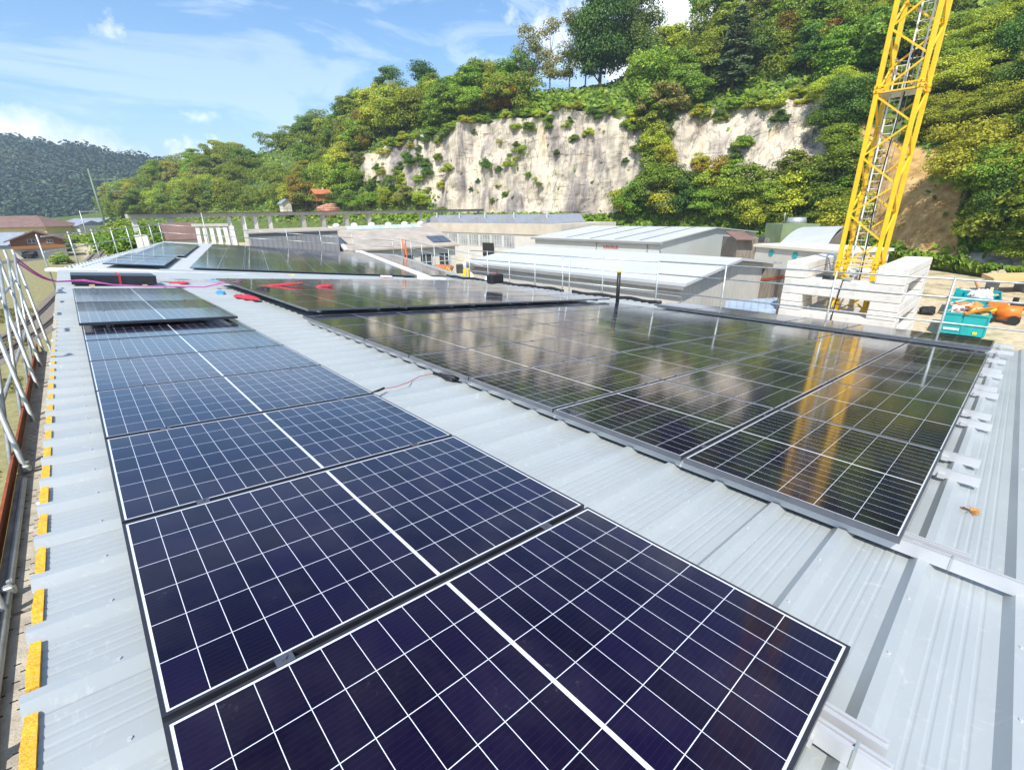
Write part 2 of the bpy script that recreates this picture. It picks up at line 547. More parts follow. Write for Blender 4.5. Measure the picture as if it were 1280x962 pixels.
M_BARKP = mat('pale_bark', (.34, .29, .23), .9, 0, .25, 2, .5, 9, .15)
M_HEAP = mat('red_brick_rubble', (.45, .22, .15), .9, 0, .3, 2, .7, 6, .2)
M_GREENW = mat('green_sheet_wall', (.20, .26, .13), .75, 0, .15, .7)
M_CARD = mat('dry_leaf', (.45, .22, .06), .8, 0, .3, 60)
M_REDTX = mat('red_lettering', (.55, .06, .05), .6, 0, .05, 5)
M_WIN_BLUE = mat('blue_tarpaulin', (.34, .42, .52), .55, 0, .2, 1.2)
L_DARK = mat_leaf('leaves_dark_green', (0.060, 0.120, 0.024), (0.123, 0.217, 0.039), (0.217, 0.307, 0.060))
L_MID = mat_leaf('leaves_mid_green', (0.113, 0.200, 0.029), (0.234, 0.352, 0.046), (0.411, 0.486, 0.075))
L_YEL = mat_leaf('leaves_yellow_green', (0.217, 0.268, 0.034), (0.428, 0.461, 0.057), (0.620, 0.620, 0.084))
L_AUT = mat_leaf('leaves_autumn', (.17, .125, .025), (.32, .215, .03), (.46, .32, .05))
L_OLIVE = mat_leaf('leaves_olive', (0.135, 0.158, 0.038), (0.261, 0.276, 0.067), (0.404, 0.374, 0.105))
L_GRASS = mat_leaf('dry_grass', (.16, .15, .045), (.24, .22, .07), (.34, .30, .11), .2)
L_PINE = mat_leaf('needles', (0.045, 0.090, 0.036), (0.090, 0.153, 0.056), (0.158, 0.217, 0.084), .15)
L_FAR = mat_leaf('far_canopy', (.022, .046, .022), (.036, .068, .030), (.064, .098, .040), .0)


# ------------------------------------------------------------------ mesh building
def flat(o):
    return o


class MB:
    def __init__(self):
        self.v, self.f = [], []

    def add(self, vs, fs):
        b = len(self.v)
        self.v += [tuple(p) for p in vs]
        self.f += [tuple(i + b for i in f) for f in fs]
        return self

    def box(self, x0, x1, y0, y1, z0, z1, bev=0.0):
        if bev <= 0:
            vs = [(x, y, z) for x in (x0, x1) for y in (y0, y1) for z in (z0, z1)]
            return self.add(vs, [(0, 1, 3, 2), (4, 6, 7, 5), (0, 4, 5, 1), (2, 3, 7, 6), (0, 2, 6, 4), (1, 5, 7, 3)])
        b = bev
        vs = []
        for z, i in ((z0, b), (z0 + b, 0), (z1 - b, 0), (z1, b)):
            for (cx, cy, sx, sy) in ((x0, y0, 1, 1), (x1, y0, -1, 1), (x1, y1, -1, -1), (x0, y1, 1, -1)):
                k = b + (i if i else 0)
                j = i
                vs += [(cx + sx * (j), cy + sy * (b + j), z), (cx + sx * (b + j), cy + sy * j, z)]
        ring = []
        for k in range(4):
            o = k * 8
            # order corners ccw: c0 (v0,v1) c1 (v1',v0') ...
            ring.append([o + 0, o + 1, o + 3, o + 2, o + 4, o + 5, o + 7, o + 6])
        fs = [tuple(reversed(ring[0])), tuple(ring[3])]
        for k in range(3):
            a, c = ring[k], ring[k + 1]
            for i in range(8):
                fs.append((a[i], a[(i + 1) % 8], c[(i + 1) % 8], c[i]))
        return self.add(vs, fs)

    def obox(self, o, ax, ay, az):
        """box from an origin corner and three edge vectors"""
        o, ax, ay, az = Vector(o), Vector(ax), Vector(ay), Vector(az)
        vs = [o + ax * i + ay * j + az * k for i in (0, 1) for j in (0, 1) for k in (0, 1)]
        return self.add(vs, [(0, 1, 3, 2), (4, 6, 7, 5), (0, 4, 5, 1), (2, 3, 7, 6), (0, 2, 6, 4), (1, 5, 7, 3)])

    def tube(self, p, q, r, n=8, r2=None):
        p, q = Vector(p), Vector(q)
        d = (q - p)
        if d.length < 1e-6:
            return self
        d.normalize()
        a = d.orthogonal().normalized()
        b = d.cross(a)
        r2 = r if r2 is None else r2
        vs = []
        for c, rr in ((p, r), (q, r2)):
            for i in range(n):
                t = 2 * math.pi * i / n
                vs.append(c + a * (math.cos(t) * rr) + b * (math.sin(t) * rr))
        fs = [(i, (i + 1) % n, n + (i + 1) % n, n + i) for i in range(n)]
        fs += [tuple(reversed(range(n))), tuple(range(n, 2 * n))]
        return self.add(vs, fs)

    def path(self, pts, r, n=6):
        pts = [Vector(p) for p in pts]
        rs = r if isinstance(r, (list, tuple)) else [r] * len(pts)
        vs = []
        for i, p in enumerate(pts):
            d = (pts[min(i + 1, len(pts) - 1)] - pts[max(i - 1, 0)]).normalized()
            a = d.cross(Vector((0.13, 0.21, 1))).normalized() if abs(d.z) < .95 else d.cross(Vector((1, .1, 0))).normalized()
            b = d.cross(a)
            for k in range(n):
                t = 2 * math.pi * k / n
                vs.append(p + a * (math.cos(t) * rs[i]) + b * (math.sin(t) * rs[i]))
        fs = []
        for i in range(len(pts) - 1):
            for k in range(n):
                fs.append((i * n + k, i * n + (k + 1) % n, (i + 1) * n + (k + 1) % n, (i + 1) * n + k))
        fs += [tuple(reversed(range(n))), tuple(range((len(pts) - 1) * n, len(pts) * n))]
        return self.add(vs, fs)

    def beam(self, p, q, w, h, up=(0, 0, 1)):
        """rectangular bar from p to q"""
        p, q, up = Vector(p), Vector(q), Vector(up)
        d = (q - p).normalized()
        s = d.cross(up)
        if s.length < 1e-4:
            s = d.cross(Vector((1, 0, 0)))
        s.normalize()
        u = s.cross(d)
        return self.obox(p - s * w / 2 - u * h / 2, q - p, s * w, u * h)

    def prism(self, pts, d):
        """polygon pts swept along d"""
        n = len(pts)
        d = Vector(d)
        a = [Vector(p) for p in pts]
        return self.add(a + [p + d for p in a], [tuple(reversed(range(n))), tuple(range(n, 2 * n))] + [(i, (i + 1) % n, n + (i + 1) % n, n + i) for i in range(n)])

    def quad(self, *p):
        return self.add(p, [tuple(range(len(p)))])

    def blob(self, c, r, seed=0, seg=14, rings=9, amp=.25, fr=1.3, floor=None):
        rx, ry, rz = r if isinstance(r, (tuple, list)) else (r, r, r)
        vs = []
        off = Vector((seed * 7.3, seed * 3.1, seed * 1.7))
        for j in range(rings + 1):
            th = math.pi * j / rings
            for i in range(seg):
                ph = 2 * math.pi * i / seg
                d = Vector((math.sin(th) * math.cos(ph), math.sin(th) * math.sin(ph), math.cos(th)))
                k = 1 + amp * mnoise.noise(d * fr + off) + amp * .4 * mnoise.noise(d * fr * 3 + off)
                z = c[2] + d.z * rz * k
                if floor is not None:
                    z = max(z, floor)
                vs.append((c[0] + d.x * rx * k, c[1] + d.y * ry * k, z))
        fs = [(j * seg + i, (j + 1) * seg + i, (j + 1) * seg + (i + 1) % seg, j * seg + (i + 1) % seg) for j in range(rings) for i in range(seg)]
        return self.add(vs, fs)

    def mesh(self, name, m, smooth=False, off=None):
        v = self.v if off is None else [(p[0] - off[0], p[1] - off[1], p[2] - off[2]) for p in self.v]
        me = bpy.data.meshes.new(name)
        me.from_pydata(v, [], self.f)
        me.materials.append(m)
        if smooth:
            me.polygons.foreach_set('use_smooth', [True] * len(me.polygons))
        me.update()
        return me

    def build(self, name, m, parent=None, smooth=False, loc=None, label=None):
        """parent given: vertices are world points unless the parent is a turned frame, then they are its local points"""
        if parent is not None and 'turned' not in parent:
            off = parent.matrix_basis.translation
            pr = parent.parent
            while pr is not None:
                off = off + pr.matrix_basis.translation
                pr = pr.parent
            o = bpy.data.objects.new(name, self.mesh(name, m, smooth, off))
        elif parent is not None:
            o = bpy.data.objects.new(name, self.mesh(name, m, smooth))
        else:
            if loc is None:
                xs = np.array(self.v)
                loc = ((xs[:, 0].min() + xs[:, 0].max()) / 2, (xs[:, 1].min() + xs[:, 1].max()) / 2, xs[:, 2].min())
            o = bpy.data.objects.new(name, self.mesh(name, m, smooth, loc))
            o.location = loc
        COL.objects.link(o)
        if parent is not None:
            o.parent = parent
        if label:
            o['label'] = label
        return o


def tag(o, label, cat, group=None):
    o['label'] = label
    o['category'] = cat
    if group:
        o['group'] = group
    return o


def kind(o, k):
    o['kind'] = k
    return o


def thing(name, label, cat, loc=(0, 0, 0), group=None, frame=None):
    o = bpy.data.objects.new(name, None)
    o.empty_display_size = .2
    COL.objects.link(o)
    if frame is not None:
        o.matrix_basis = frame
        # children of a turned frame hold local coordinates
        bpy.data.objects[o.name]['turned'] = 1
    else:
        o.location = loc
    return tag(o, label, cat, group)


def single(mb, name, m, label, cat, group=None, smooth=False):
    return tag(mb.build(name, m, None, smooth), label, cat, group)


def smooth_auto(o):
    return o


def copy_tree(o, parent=None):
    c = o.copy()
    COL.objects.link(c)
    if parent is not None:
        c.parent = parent
    for ch in CH.get(o.name, ()):
        copy_tree(ch, c)
    return c


CH = {}


def reg(o, *ch):
    CH.setdefault(o.name, []).extend(ch)
    return o


ORD = ['nearest', 'second', 'third', 'fourth', 'fifth', 'sixth', 'seventh', 'eighth', 'ninth', 'tenth', 'eleventh', 'twelfth', 'thirteenth', 'fourteenth']

# ================================================================== SETTING
g = MB()
n = 60
xs = [-3000 + 100 * i for i in range(61)]
g.v = [(x, y, 0) for y in xs for x in xs]
g.f = [(j * 61 + i, j * 61 + i + 1, (j + 1) * 61 + i + 1, (j + 1) * 61 + i) for j in range(60) for i in range(60)]
kind(g.build('ground', M_GROUND, loc=(0, 0, 0)), 'structure')

# strip of asphalt and paving left of the halls, with a yellow line
rd = MB()
rd.quad((-60, -30, .004), (-13, -30, .004), (-13.5, 60, .004), (-15.5, 128, .004), (-3, 144, .004), (-3, 150, .004), (-22, 138, .004), (-60, 60, .004))
kind(rd.build('road', M_ASPH), 'structure')
pv = MB()
pv.quad((-3.4, -20, .004), (-.5, -20, .004), (-.5, 22, .004), (-3.4, 22, .004))
kind(pv.build('pavement', M_PAVE), 'structure')
yl = MB()
yl.quad((-3.25, -20, .008), (-3.05, -20, .008), (-3.05, 22, .008), (-3.25, 22, .008))
kind(yl.build('road_marking', M_YLINE), 'structure')


def ribbon(pts, w, z, nsub=10):
    P = [Vector((p[0], p[1], 0)) for p in pts]
    sm = []
    for i in range(len(P) - 1):
        p0, p1, p2, p3 = P[max(i - 1, 0)], P[i], P[i + 1], P[min(i + 2, len(P) - 1)]
        for k in range(nsub):
            t = k / nsub
            sm.append(.5 * ((2 * p1) + (p2 - p0) * t + (2 * p0 - 5 * p1 + 4 * p2 - p3) * t * t + (3 * p1 - p0 - 3 * p2 + p3) * t ** 3))
    sm.append(P[-1])
    return sm


# railway: ballast bed, sleepers and two rails swing past the halls into the valley
TR = [onz(-60, 470, 0), onz(0, 437, 0), onz(66, 388, 0), onz(108, 335, 0), onz(128, 312, 0), onz(140, 302, 0), onz(150, 296, 0)]
tr = ribbon(TR, 0, 0)


def offs(line, i, o):
    a = line[max(i - 1, 0)]
    b = line[min(i + 1, len(line) - 1)]
    d = (b - a).normalized()
    return line[i] + Vector((-d.y, d.x, 0)) * o


mb = MB()
for i in range(len(tr) - 1):
    a0, a1, b0, b1 = offs(tr, i, 1.5), offs(tr, i, -1.5), offs(tr, i + 1, 1.5), offs(tr, i + 1, -1.5)
    z = Vector((0, 0, .012))
    mb.quad(a0 + z, b0 + z, b1 + z, a1 + z)
kind(mb.build('rail_ballast', M_BALLAST), 'structure')
mb = MB()
for s in (-.72, .72):
    mb2 = [offs(tr, i, s) + Vector((0, 0, .16)) for i in range(len(tr))]
    for i in range(len(mb2) - 1):
        mb.beam(mb2[i], mb2[i + 1], .09, .15)
kind(mb.build('railway_track', M_RAIL), 'structure')
PT = [onz(118, 331, 0), onz(160, 318, 0), onz(126, 309, 0), onz(120, 302.5, 0), onz(135, 297, 0), onz(170, 293, 0)]
pt = ribbon(PT, 0, 0)
mb = MB()
for i in range(len(pt) - 1):
    a0, a1, b0, b1 = offs(pt, i, 1.5), offs(pt, i, -1.5), offs(pt, i + 1, 1.5), offs(pt, i + 1, -1.5)
    z = Vector((0, 0, .02))
    mb.quad(a0 + z, b0 + z, b1 + z, a1 + z)
kind(mb.build('path', M_PATH), 'structure')

# ---- the wooded quarry hill: columns of the slope, each a list of (picture row, distance) of toe, cliff foot, cliff top, slope, crest, back
HX = [60, 130, 180, 250, 330, 400, 445, 480, 540, 600, 660, 760, 820, 900, 960, 1030, 1150, 1280, 1420, 1560]
HC = {
    60: ((275, 240), (274, 245), (273, 250), (273, 262), (273, 275), (275, 330)),
    130: ((275, 205), (273, 209), (271, 213), (266, 225), (263, 245), (268, 320)),
    180: ((272, 195), (270, 198), (262, 203), (245, 215), (233, 238), (250, 320)),
    250: ((270, 180), (268, 184), (254, 191), (226, 206), (211, 228), (235, 310)),
    330: ((270, 165), (266, 168), (250, 175), (212, 192), (191, 215), (215, 300)),
    400: ((271, 150), (264, 154), (240, 160), (192, 175), (168, 195), (190, 280)),
    445: ((272, 141), (262, 146), (206, 151), (172, 164), (152, 184), (180, 270)),
    480: ((273, 135), (264, 139), (188, 144), (160, 156), (144, 177), (170, 265)),
    540: ((274, 127), (266, 130), (170, 135), (150, 146), (136, 166), (160, 250)),
    600: ((275, 120), (268, 123), (154, 128), (138, 138), (124, 156), (150, 240)),
    660: ((276, 114), (268, 117), (147, 122), (130, 129), (116, 137), (130, 230)),
    760: ((280, 108), (268, 111), (140, 116), (120, 123), (106, 131), (120, 225)),
    820: ((285, 102), (240, 106), (150, 112), (114, 123), (60, 143), (70, 220)),
    900: ((290, 94), (236, 98), (140, 107), (98, 118), (24, 140), (20, 210)),
    960: ((295, 88), (246, 91), (128, 103), (78, 116), (0, 136), (-10, 200)),
    1030: ((304, 82), (238, 87), (122, 98), (62, 112), (-30, 130), (-40, 190)),
    1150: ((326, 62), (300, 65), (240, 70), (104, 88), (-50, 116), (-60, 180)),
    1280: ((347, 48), (322, 51), (262, 56), (110, 73), (-80, 104), (-90, 170)),
    1420: ((372, 38), (345, 41), (270, 46), (90, 62), (-150, 92), (-160, 160)),
    1560: ((400, 30), (370, 33), (290, 38), (80, 54), (-200, 84), (-210, 150)),
}
HP = []
for x in HX:
    col = [at(x, py, d) for (py, d) in HC[x]]
    p0 = col[0].copy()
    fwd = (col[1] - col[0])
    fwd.z = 0
    front = p0 - Vector((FH.x, FH.y, 0)) * 14
    front.z = min(-.5, p0.z - 6) if x < 1030 else -.6
    HP.append([front] + col)
HP = np.array([[tuple(p) for p in c] for c in HP])          # [columns][7][3]
SC_COLS = np.array(HX, float)


def catmull(P, t):
    i = int(min(max(math.floor(t), 0), len(P) - 2))
    f = t - i
    p0, p1, p2, p3 = P[max(i - 1, 0)], P[i], P[i + 1], P[min(i + 2, len(P) - 1)]
    return .5 * ((2 * p1) + (p2 - p0) * f + (2 * p0 - 5 * p1 + 4 * p2 - p3) * f * f + (3 * p1 - p0 - 3 * p2 + p3) * f ** 3)


def hill_raw(px, t):
    """point of the hill below picture column px; t runs 0 front, 1 toe, 2 cliff foot, 3 cliff top, 4 slope, 5 crest, 6 back"""
    s = float(np.interp(px, SC_COLS, np.arange(len(HX))))
    colp = catmull(HP, s)
    i = int(min(max(math.floor(t), 0), 5))
    f = t - i
    return colp[i] * (1 - f) + colp[i + 1] * f


def rockness(px, t):
    """1 on the quarried faces"""
    r = 0.0
    if 1.7 < t < 3.12:
        if 452 < px < 812:
            r = 1.0
            if px < 545:
                r = 1.0 if t > 2.62 - (px - 452) * .0045 else 0.0
        elif 838 < px < 1035 and t > 1.9:
            r = 1.0
    if 1205 < px < 1420 and .95 < t < 1.95:
        r = 1.0
    return r


def earthy(px, t):
    return 1.0 if (1082 < px < 1200 and 1.2 < t < 3.3) else 0.0


NS, NT = 330, 150
ts = np.concatenate([np.linspace(0, 1, 8, endpoint=False), np.linspace(1, 2, 22, endpoint=False), np.linspace(2, 3, 70, endpoint=False),
                     np.linspace(3, 4, 26, endpoint=False), np.linspace(4, 5, 14, endpoint=False), np.linspace(5, 6, 10)])
pxs = np.linspace(60, 1560, NS)
verts = []
colr = []
for px in pxs:
    for t in ts:
        p = Vector(hill_raw(px, t))
        jx = px + 14 * mnoise.noise(p * .09) + 6 * mnoise.noise(p * .31)
        jt = t + .24 * mnoise.noise(p * .12 + Vector((5, 1, 2))) + .10 * mnoise.noise(p * .4)
        rk, ea = rockness(jx, jt), earthy(jx, jt)
        out_dir = Vector((-FH.x, -FH.y, .1))
        cl = max(0.0, min(1.0, (t - 1.6) * 2)) * max(0.0, min(1.0, (3.25 - t) * 4))
        if rk > 0:
            # buttresses, ledges and broken blocks
            q = Vector((p.x * .13, p.y * .13, p.z * .03))
            a = 2.6 * mnoise.noise(q) + 1.5 * mnoise.noise(Vector((p.x * .33, p.y * .33, p.z * .1)))
            a += 1.0 * abs(mnoise.noise(Vector((p.x * .42, p.y * .42, p.z * .16)) + Vector((9, 9, 9)))) * 1.5
            led = p.z / 3.4 + .7 * mnoise.noise(Vector((p.x * .05, p.y * .05, p.z * .1)))
            a += .35 * (1 - (led - math.floor(led))) * max(0, mnoise.noise(Vector((p.x * .04, p.y * .04, p.z * .2 + 4))) + .25)
            a += .55 * mnoise.noise(Vector((p.x * .8, p.y * .8, p.z * .16))) + .22 * mnoise.noise(p * .9) + .12 * mnoise.noise(p * 1.9)
            p = p + out_dir * (a * cl * .85)
            p.z += (1.6 * mnoise.noise(Vector((p.x * .14, p.y * .14, 7))) + .8 * mnoise.noise(Vector((p.x * .5, p.y * .5, 3)))) * max(0.0, min(1.0, (t - 2.3) * 1.6))
        else:
            k = min(1.0, t)
            p = p + out_dir * (k * (.9 * mnoise.noise(p * .14) + .5 * mnoise.noise(p * .5)))
        verts.append(tuple(p))
        colr.append((rk, ea, 0, 1))
nt_ = len(ts)
faces = [(i * nt_ + j, (i + 1) * nt_ + j, (i + 1) * nt_ + j + 1, i * nt_ + j + 1) for i in range(NS - 1) for j in range(nt_ - 1)]
hm = MB()
hm.v, hm.f = verts, faces
ho = hm.build('hill', M_HILL, loc=(0, 0, 0), smooth=False)
ca = ho.data.color_attributes.new('ground_kind', 'FLOAT_COLOR', 'POINT')
ca.data.foreach_set('color', np.array(colr, np.float32).ravel())
kind(ho, 'structure')
HV = np.array(verts).reshape(NS, nt_, 3)


def hill_at(px, t):
    i = (px - 60) / 1500 * (NS - 1)
    i0 = int(min(max(i, 0), NS - 1))
    j = int(np.searchsorted(ts, t).clip(0, nt_ - 1))
    return Vector(HV[i0, j])


# ---- the far ridge across the valley
rv, rf = [], []
RX = np.linspace(-500, 420, 90)
RTOP = lambda x: float(np.interp(x, [-500, -200, 0, 60, 110, 150, 190, 230, 320, 420], [150, 160, 178, 184, 189, 195, 203, 212, 235, 262]))
for x in RX:
    for k in range(16):
        f = k / 15
        d = 430 + 230 * f
        py = 281 + (RTOP(x) - 281) * f ** .8
        p = at(x, py, d)
        p += Vector((0, 0, 6 * mnoise.noise(p * .012) * (1 if k else 0)))
        if k == 0:
            p.z = -1
        rv.append(tuple(p))
    d = 900
    p = at(x, RTOP(x) + 30, d)
    rv.append(tuple(p))
rf = [(i * 17 + j, (i + 1) * 17 + j, (i + 1) * 17 + j + 1, i * 17 + j + 1) for i in range(89) for j in range(16)]
rm = MB()
rm.v, rm.f = rv, rf
M_RIDGE = mat('ridge_floor', (.03, .045, .018), .95, 0, .3, .02)
kind(rm.build('far_hills', M_RIDGE, loc=(0, 0, 0), smooth=True), 'structure')
RV = np.array(rv).reshape(90, 17, 3)


def leaf_quads(centers, normals, size, rnd, jitter=.7, aspect=1.0):
    """one bent clump of foliage per centre: returns verts and faces arrays"""
    n = len(centers)
    nr = normals + rnd.normal(0, jitter, (n, 3))
    nr /= np.linalg.norm(nr, axis=1)[:, None] + 1e-9
    ref = rnd.normal(0, 1, (n, 3))
    a = np.cross(nr, ref)
    a /= np.linalg.norm(a, axis=1)[:, None] + 1e-9
    b = np.cross(nr, a)
    s = size * rnd.uniform(.6, 1.35, n)[:, None]
    bend = nr * s * rnd.uniform(-.25, .35, n)[:, None]
    v = np.stack([centers - a * s * aspect - b * s * .55 , centers + b * s * -.75 + bend * .3, centers + a * s * aspect - b * s * .35, centers + a * s * .75 + b * s * .6,
                  centers + b * s * .95 + bend, centers - a * s * .8 + b * s * .5], 1).reshape(-1, 3)
    f = [tuple(range(6 * i, 6 * i + 6)) for i in range(n)]
    return v, f


# canopy of the far ridge: one wood
cs, nsv = [], []
rr = np.random.default_rng(5)
for k in range(5200):
    i = rr.integers(0, 89)
    j = rr.integers(0, 15)
    a, b = rr.random(2)
    p = RV[i, j] * (1 - a) * (1 - b) + RV[i + 1, j] * a * (1 - b) + RV[i, j + 1] * (1 - a) * b + RV[i + 1, j + 1] * a * b
    cs.append(p)
Q, QN = [], []
for p in cs:
    r = rr.uniform(3.5, 7.5)
    hgt = r * rr.uniform(.9, 1.6)
    d = rr.normal(0, 1, (26, 3))
    d /= np.linalg.norm(d, axis=1)[:, None]
    d[:, 2] = np.abs(d[:, 2])
    Q.append(p + np.array([0, 0, 3]) + d * np.array([r, r, hgt]))
    QN.append(d + np.array([0, 0, .3]))
V, F = leaf_quads(np.concatenate(Q), np.concatenate(QN), 1.35, rr, .4)
V = [tuple(p) for p in V]
fm = MB()
fm.v, fm.f = V, F
kind(tag(fm.build('far_forest', L_FAR, loc=(0, 0, 0)), 'dark bluish wood covering the far ridge across the valley', 'forest'), 'stuff')

# ================================================================== HALLS UNDER THE PANELS
RIB = 1 / 3
H_PAN, H_RIB = -.138, -.10


def roof_profile(v0, v1, phase):
    """trapezoid sheet across the ribs: list of (v, h)"""
    pts = []
    k = math.floor((v0 - phase) / RIB)
    while phase + k * RIB < v1 + RIB:
        c = phase + k * RIB
        pts += [(c - .050, H_PAN), (c - .018, H_RIB), (c + .018, H_RIB), (c + .050, H_PAN)]
        for m in (.105, .148, .190, .232):
            pts += [(c + m - .009, H_PAN), (c + m - .003, H_PAN - .0018), (c + m + .003, H_PAN - .0018), (c + m + .009, H_PAN)]
        k += 1
    return [p for p in pts if v0 <= p[0] <= v1]


def roof_sheet(v0, v1, u_of, phase, us):
    pr = roof_profile(v0, v1, phase)
    mb = MB()
    m = len(us)
    vs = []
    for (v, h) in pr:
        a, b = u_of(v)
        for q in us:
            e = a + (b - a) * q
            vs.append((e, v, h))
    nP = len(pr)
    mb.add(vs, [(i * m + j, i * m + j + 1, (i + 1) * m + j + 1, (i + 1) * m + j) for i in range(nP - 1) for j in range(m - 1)])
    return mb


hallA = thing('factory_hall', 'long hall with pale ribbed metal roof carrying the near solar panels', 'building', frame=FA)


def uA(v):
    a = -.325
    if v > 20.6:
        a += (v - 20.6) * 1.0
    return (a, 14.35)


def vB_edge(u):
    return 20.55 - (u + .25) * math.tan(_a)


# near hall: sheet clipped where the second, turned hall begins
pr = roof_profile(-6.0, 20.5, .42)
mb = MB()
vs, fs = [], []
for (v, h) in pr:
    umax = 14.35
    if v > vB_edge(14.35):
        umax = max(-.325 + .01, min(14.35, -.25 + (20.55 - v) / math.tan(_a)))
    rel = (v - .42) / RIB
    ue = -.292 if abs(rel - round(rel)) * RIB < .0585 else -.256
    for q in (0, .03, .25, .6, 1):
        vs.append((ue + (umax - ue) * q, v, h))
for i in range(len(pr) - 1):
    for j in range(4):
        fs.append((i * 5 + j, i * 5 + j + 1, (i + 1) * 5 + j + 1, (i + 1) * 5 + j))
mb.add(vs, fs)
mb.build('roof_sheet', M_ROOF, hallA)
mb = MB()
mb.prism([(-.245, -6, -.26), (14.3, -6, -.26), (14.3, vB_edge(14.3) - .1, -.26), (-.245, 20.4, -.26)], (0, 0, .11))
mb.build('roof_core', M_LWALL, hallA)
mb = MB()
mb.prism([(-.15, -5.9, -7.6), (14.2, -5.9, -6.0), (14.2, vB_edge(14.2) - .2, -6.2), (-.15, 20.2, -7.6)], (0, 0, 5.74))
mb.build('wall', M_LWALL, hallA)
# foam of the sandwich sheets shows between the ribs along the eave
fr = random.Random(3)
for k in range(-12, 60):
    c = .42 + k * RIB
    if c > 20.2:
        break
    jit = fr.uniform(-.006, .006)
    mb = MB()
    y0, y1 = c + .04 + fr.uniform(0, .02), c + RIB - .04 - fr.uniform(0, .02)
    m_ = (y0 + y1) / 2
    e = .0
    pts = [(-.287 + jit * .5, y0, -.235), (-.290 + jit * .5, m_, -.235), (-.285 + jit * .5, y1, -.235), (-.257, y1, -.235), (-.257, m_, -.235), (-.257, y0, -.235)]
    mb.prism(pts, (0, 0, .235 + H_PAN + .012 + fr.uniform(-.004, .006)))
    mb.build('foam_strip', M_FOAM, hallA)
# screws on the ribs
mb = MB()
for k in range(-12, 62):
    c = .42 + k * RIB
    for u in (1.98, 2.42, 4.95, 0.05 - .12):
        if c < 20 - u * .26:
            mb.tube((u, c, H_RIB), (u, c, H_RIB + .005), .006, 6)
kind(mb.build('roof_screw', M_ALU, hallA), 'stuff')

hallB = thing('factory_hall', 'turned hall beyond the near one, pale metal roof with panels and a white edge strip', 'building', frame=FB)
sh = roof_sheet(-.2, 16.2, lambda v: (.055 * max(v, 0), 12.5), .1, (0, .3, 1))
# the far hall lies in its own frame whose plane is already the rib top
sh.v = [(a, b, c + .10) for (a, b, c) in sh.v]
sh.build('roof_sheet', M_ROOF, hallB)
mb = MB()
mb.prism([(.05, -.15, -.17), (12.1, -.15, -.17), (12.1, 16.15, -.17), (.95, 16.15, -.17)], (0, 0, .115))
mb.build('roof_core', M_LWALL, hallB)
mb = MB()
mb.prism([(.15, -.05, -7.5), (15.4, -.05, -6.0), (15.4, 16.05, -6.0), (1.05, 16.05, -7.5)], (0, 0, 5.8))
mb.build('wall', M_LWALL, hallB)
mb = MB()
mb.box(12.5, 13.0, -.6, 16.3, -.17, .12, .01)
mb.build('edge_flashing', M_WHITEP, hallB)
mb = MB()
mb.box(13.0, 15.6, .2, 16.3, -.16, -.02)
mb.build('lower_roof', M_ROOF, hallB)
# seam between the two halls: white folded strips
mb = MB()
mb.box(-.2, 12.9, -.62, -.22, -.06, .03, .01)
mb.build('seam_flashing', M_WHITEP, hallB)
mb = MB()
mb.box(2.7, 11.6, -.20, .12, .02, .065, .008)
mb.build('seam_flashing', M_ROOF, hallB)


# ------------------------------------------------------------------ solar panels
def panel_proto(frame_m, name):
    fr_ = MB()
    fw = .011
    fr_.box(0, LP, 0, fw, -TP, 0)
    fr_.box(0, LP, WP - fw, WP, -TP, 0)
    fr_.box(0, fw, fw, WP - fw, -TP, 0)
    fr_.box(LP - fw, LP, fw, WP - fw, -TP, 0)
    gl = MB()
    gl.box(fw, LP - fw, fw, WP - fw, -.012, -.0015)
    cl = []
    for u in (.30, LP - .30):
        c = MB()
        c.box(u - .026, u + .026, WP - .009, WP + .029, .0005, .004)
        c.tube((u, WP + .010, .004), (u, WP + .010, .011), .009, 6)
        cl.append(c)
    return fr_, gl, cl


fr_, gl_, cl_ = panel_proto(None, '')
me_frame = fr_.mesh('frame', M_FRAME)
me_frame_s = fr_.mesh('frame', M_FRAME_S)
me_glass = gl_.mesh('cell_glass', M_CELL)
me_cl = [c.mesh('clamp', M_FRAME_S) for c in cl_]
pr_rng = random.Random(21)


def panel(F, u, v, h, label, group, dark=True, tilt=0.0, clamps=True):
    m = F @ Matrix.Translation((u, v, h))
    if tilt:
        m = m @ Matrix.Rotation(R_(pr_rng.uniform(-tilt, tilt)), 4, 'X') @ Matrix.Rotation(R_(pr_rng.uniform(-tilt, tilt) * .6), 4, 'Y')
    t = thing('solar_module', label, 'solar panel', group=group, frame=m)
    for nm, me in (('frame', me_frame if dark else me_frame_s), ('cell_glass', me_glass)) + ((('clamp', me_cl[0]), ('clamp', me_cl[1])) if clamps else ()):
        o = bpy.data.objects.new(nm, me)
        COL.objects.link(o)
        o.parent = t
    return t


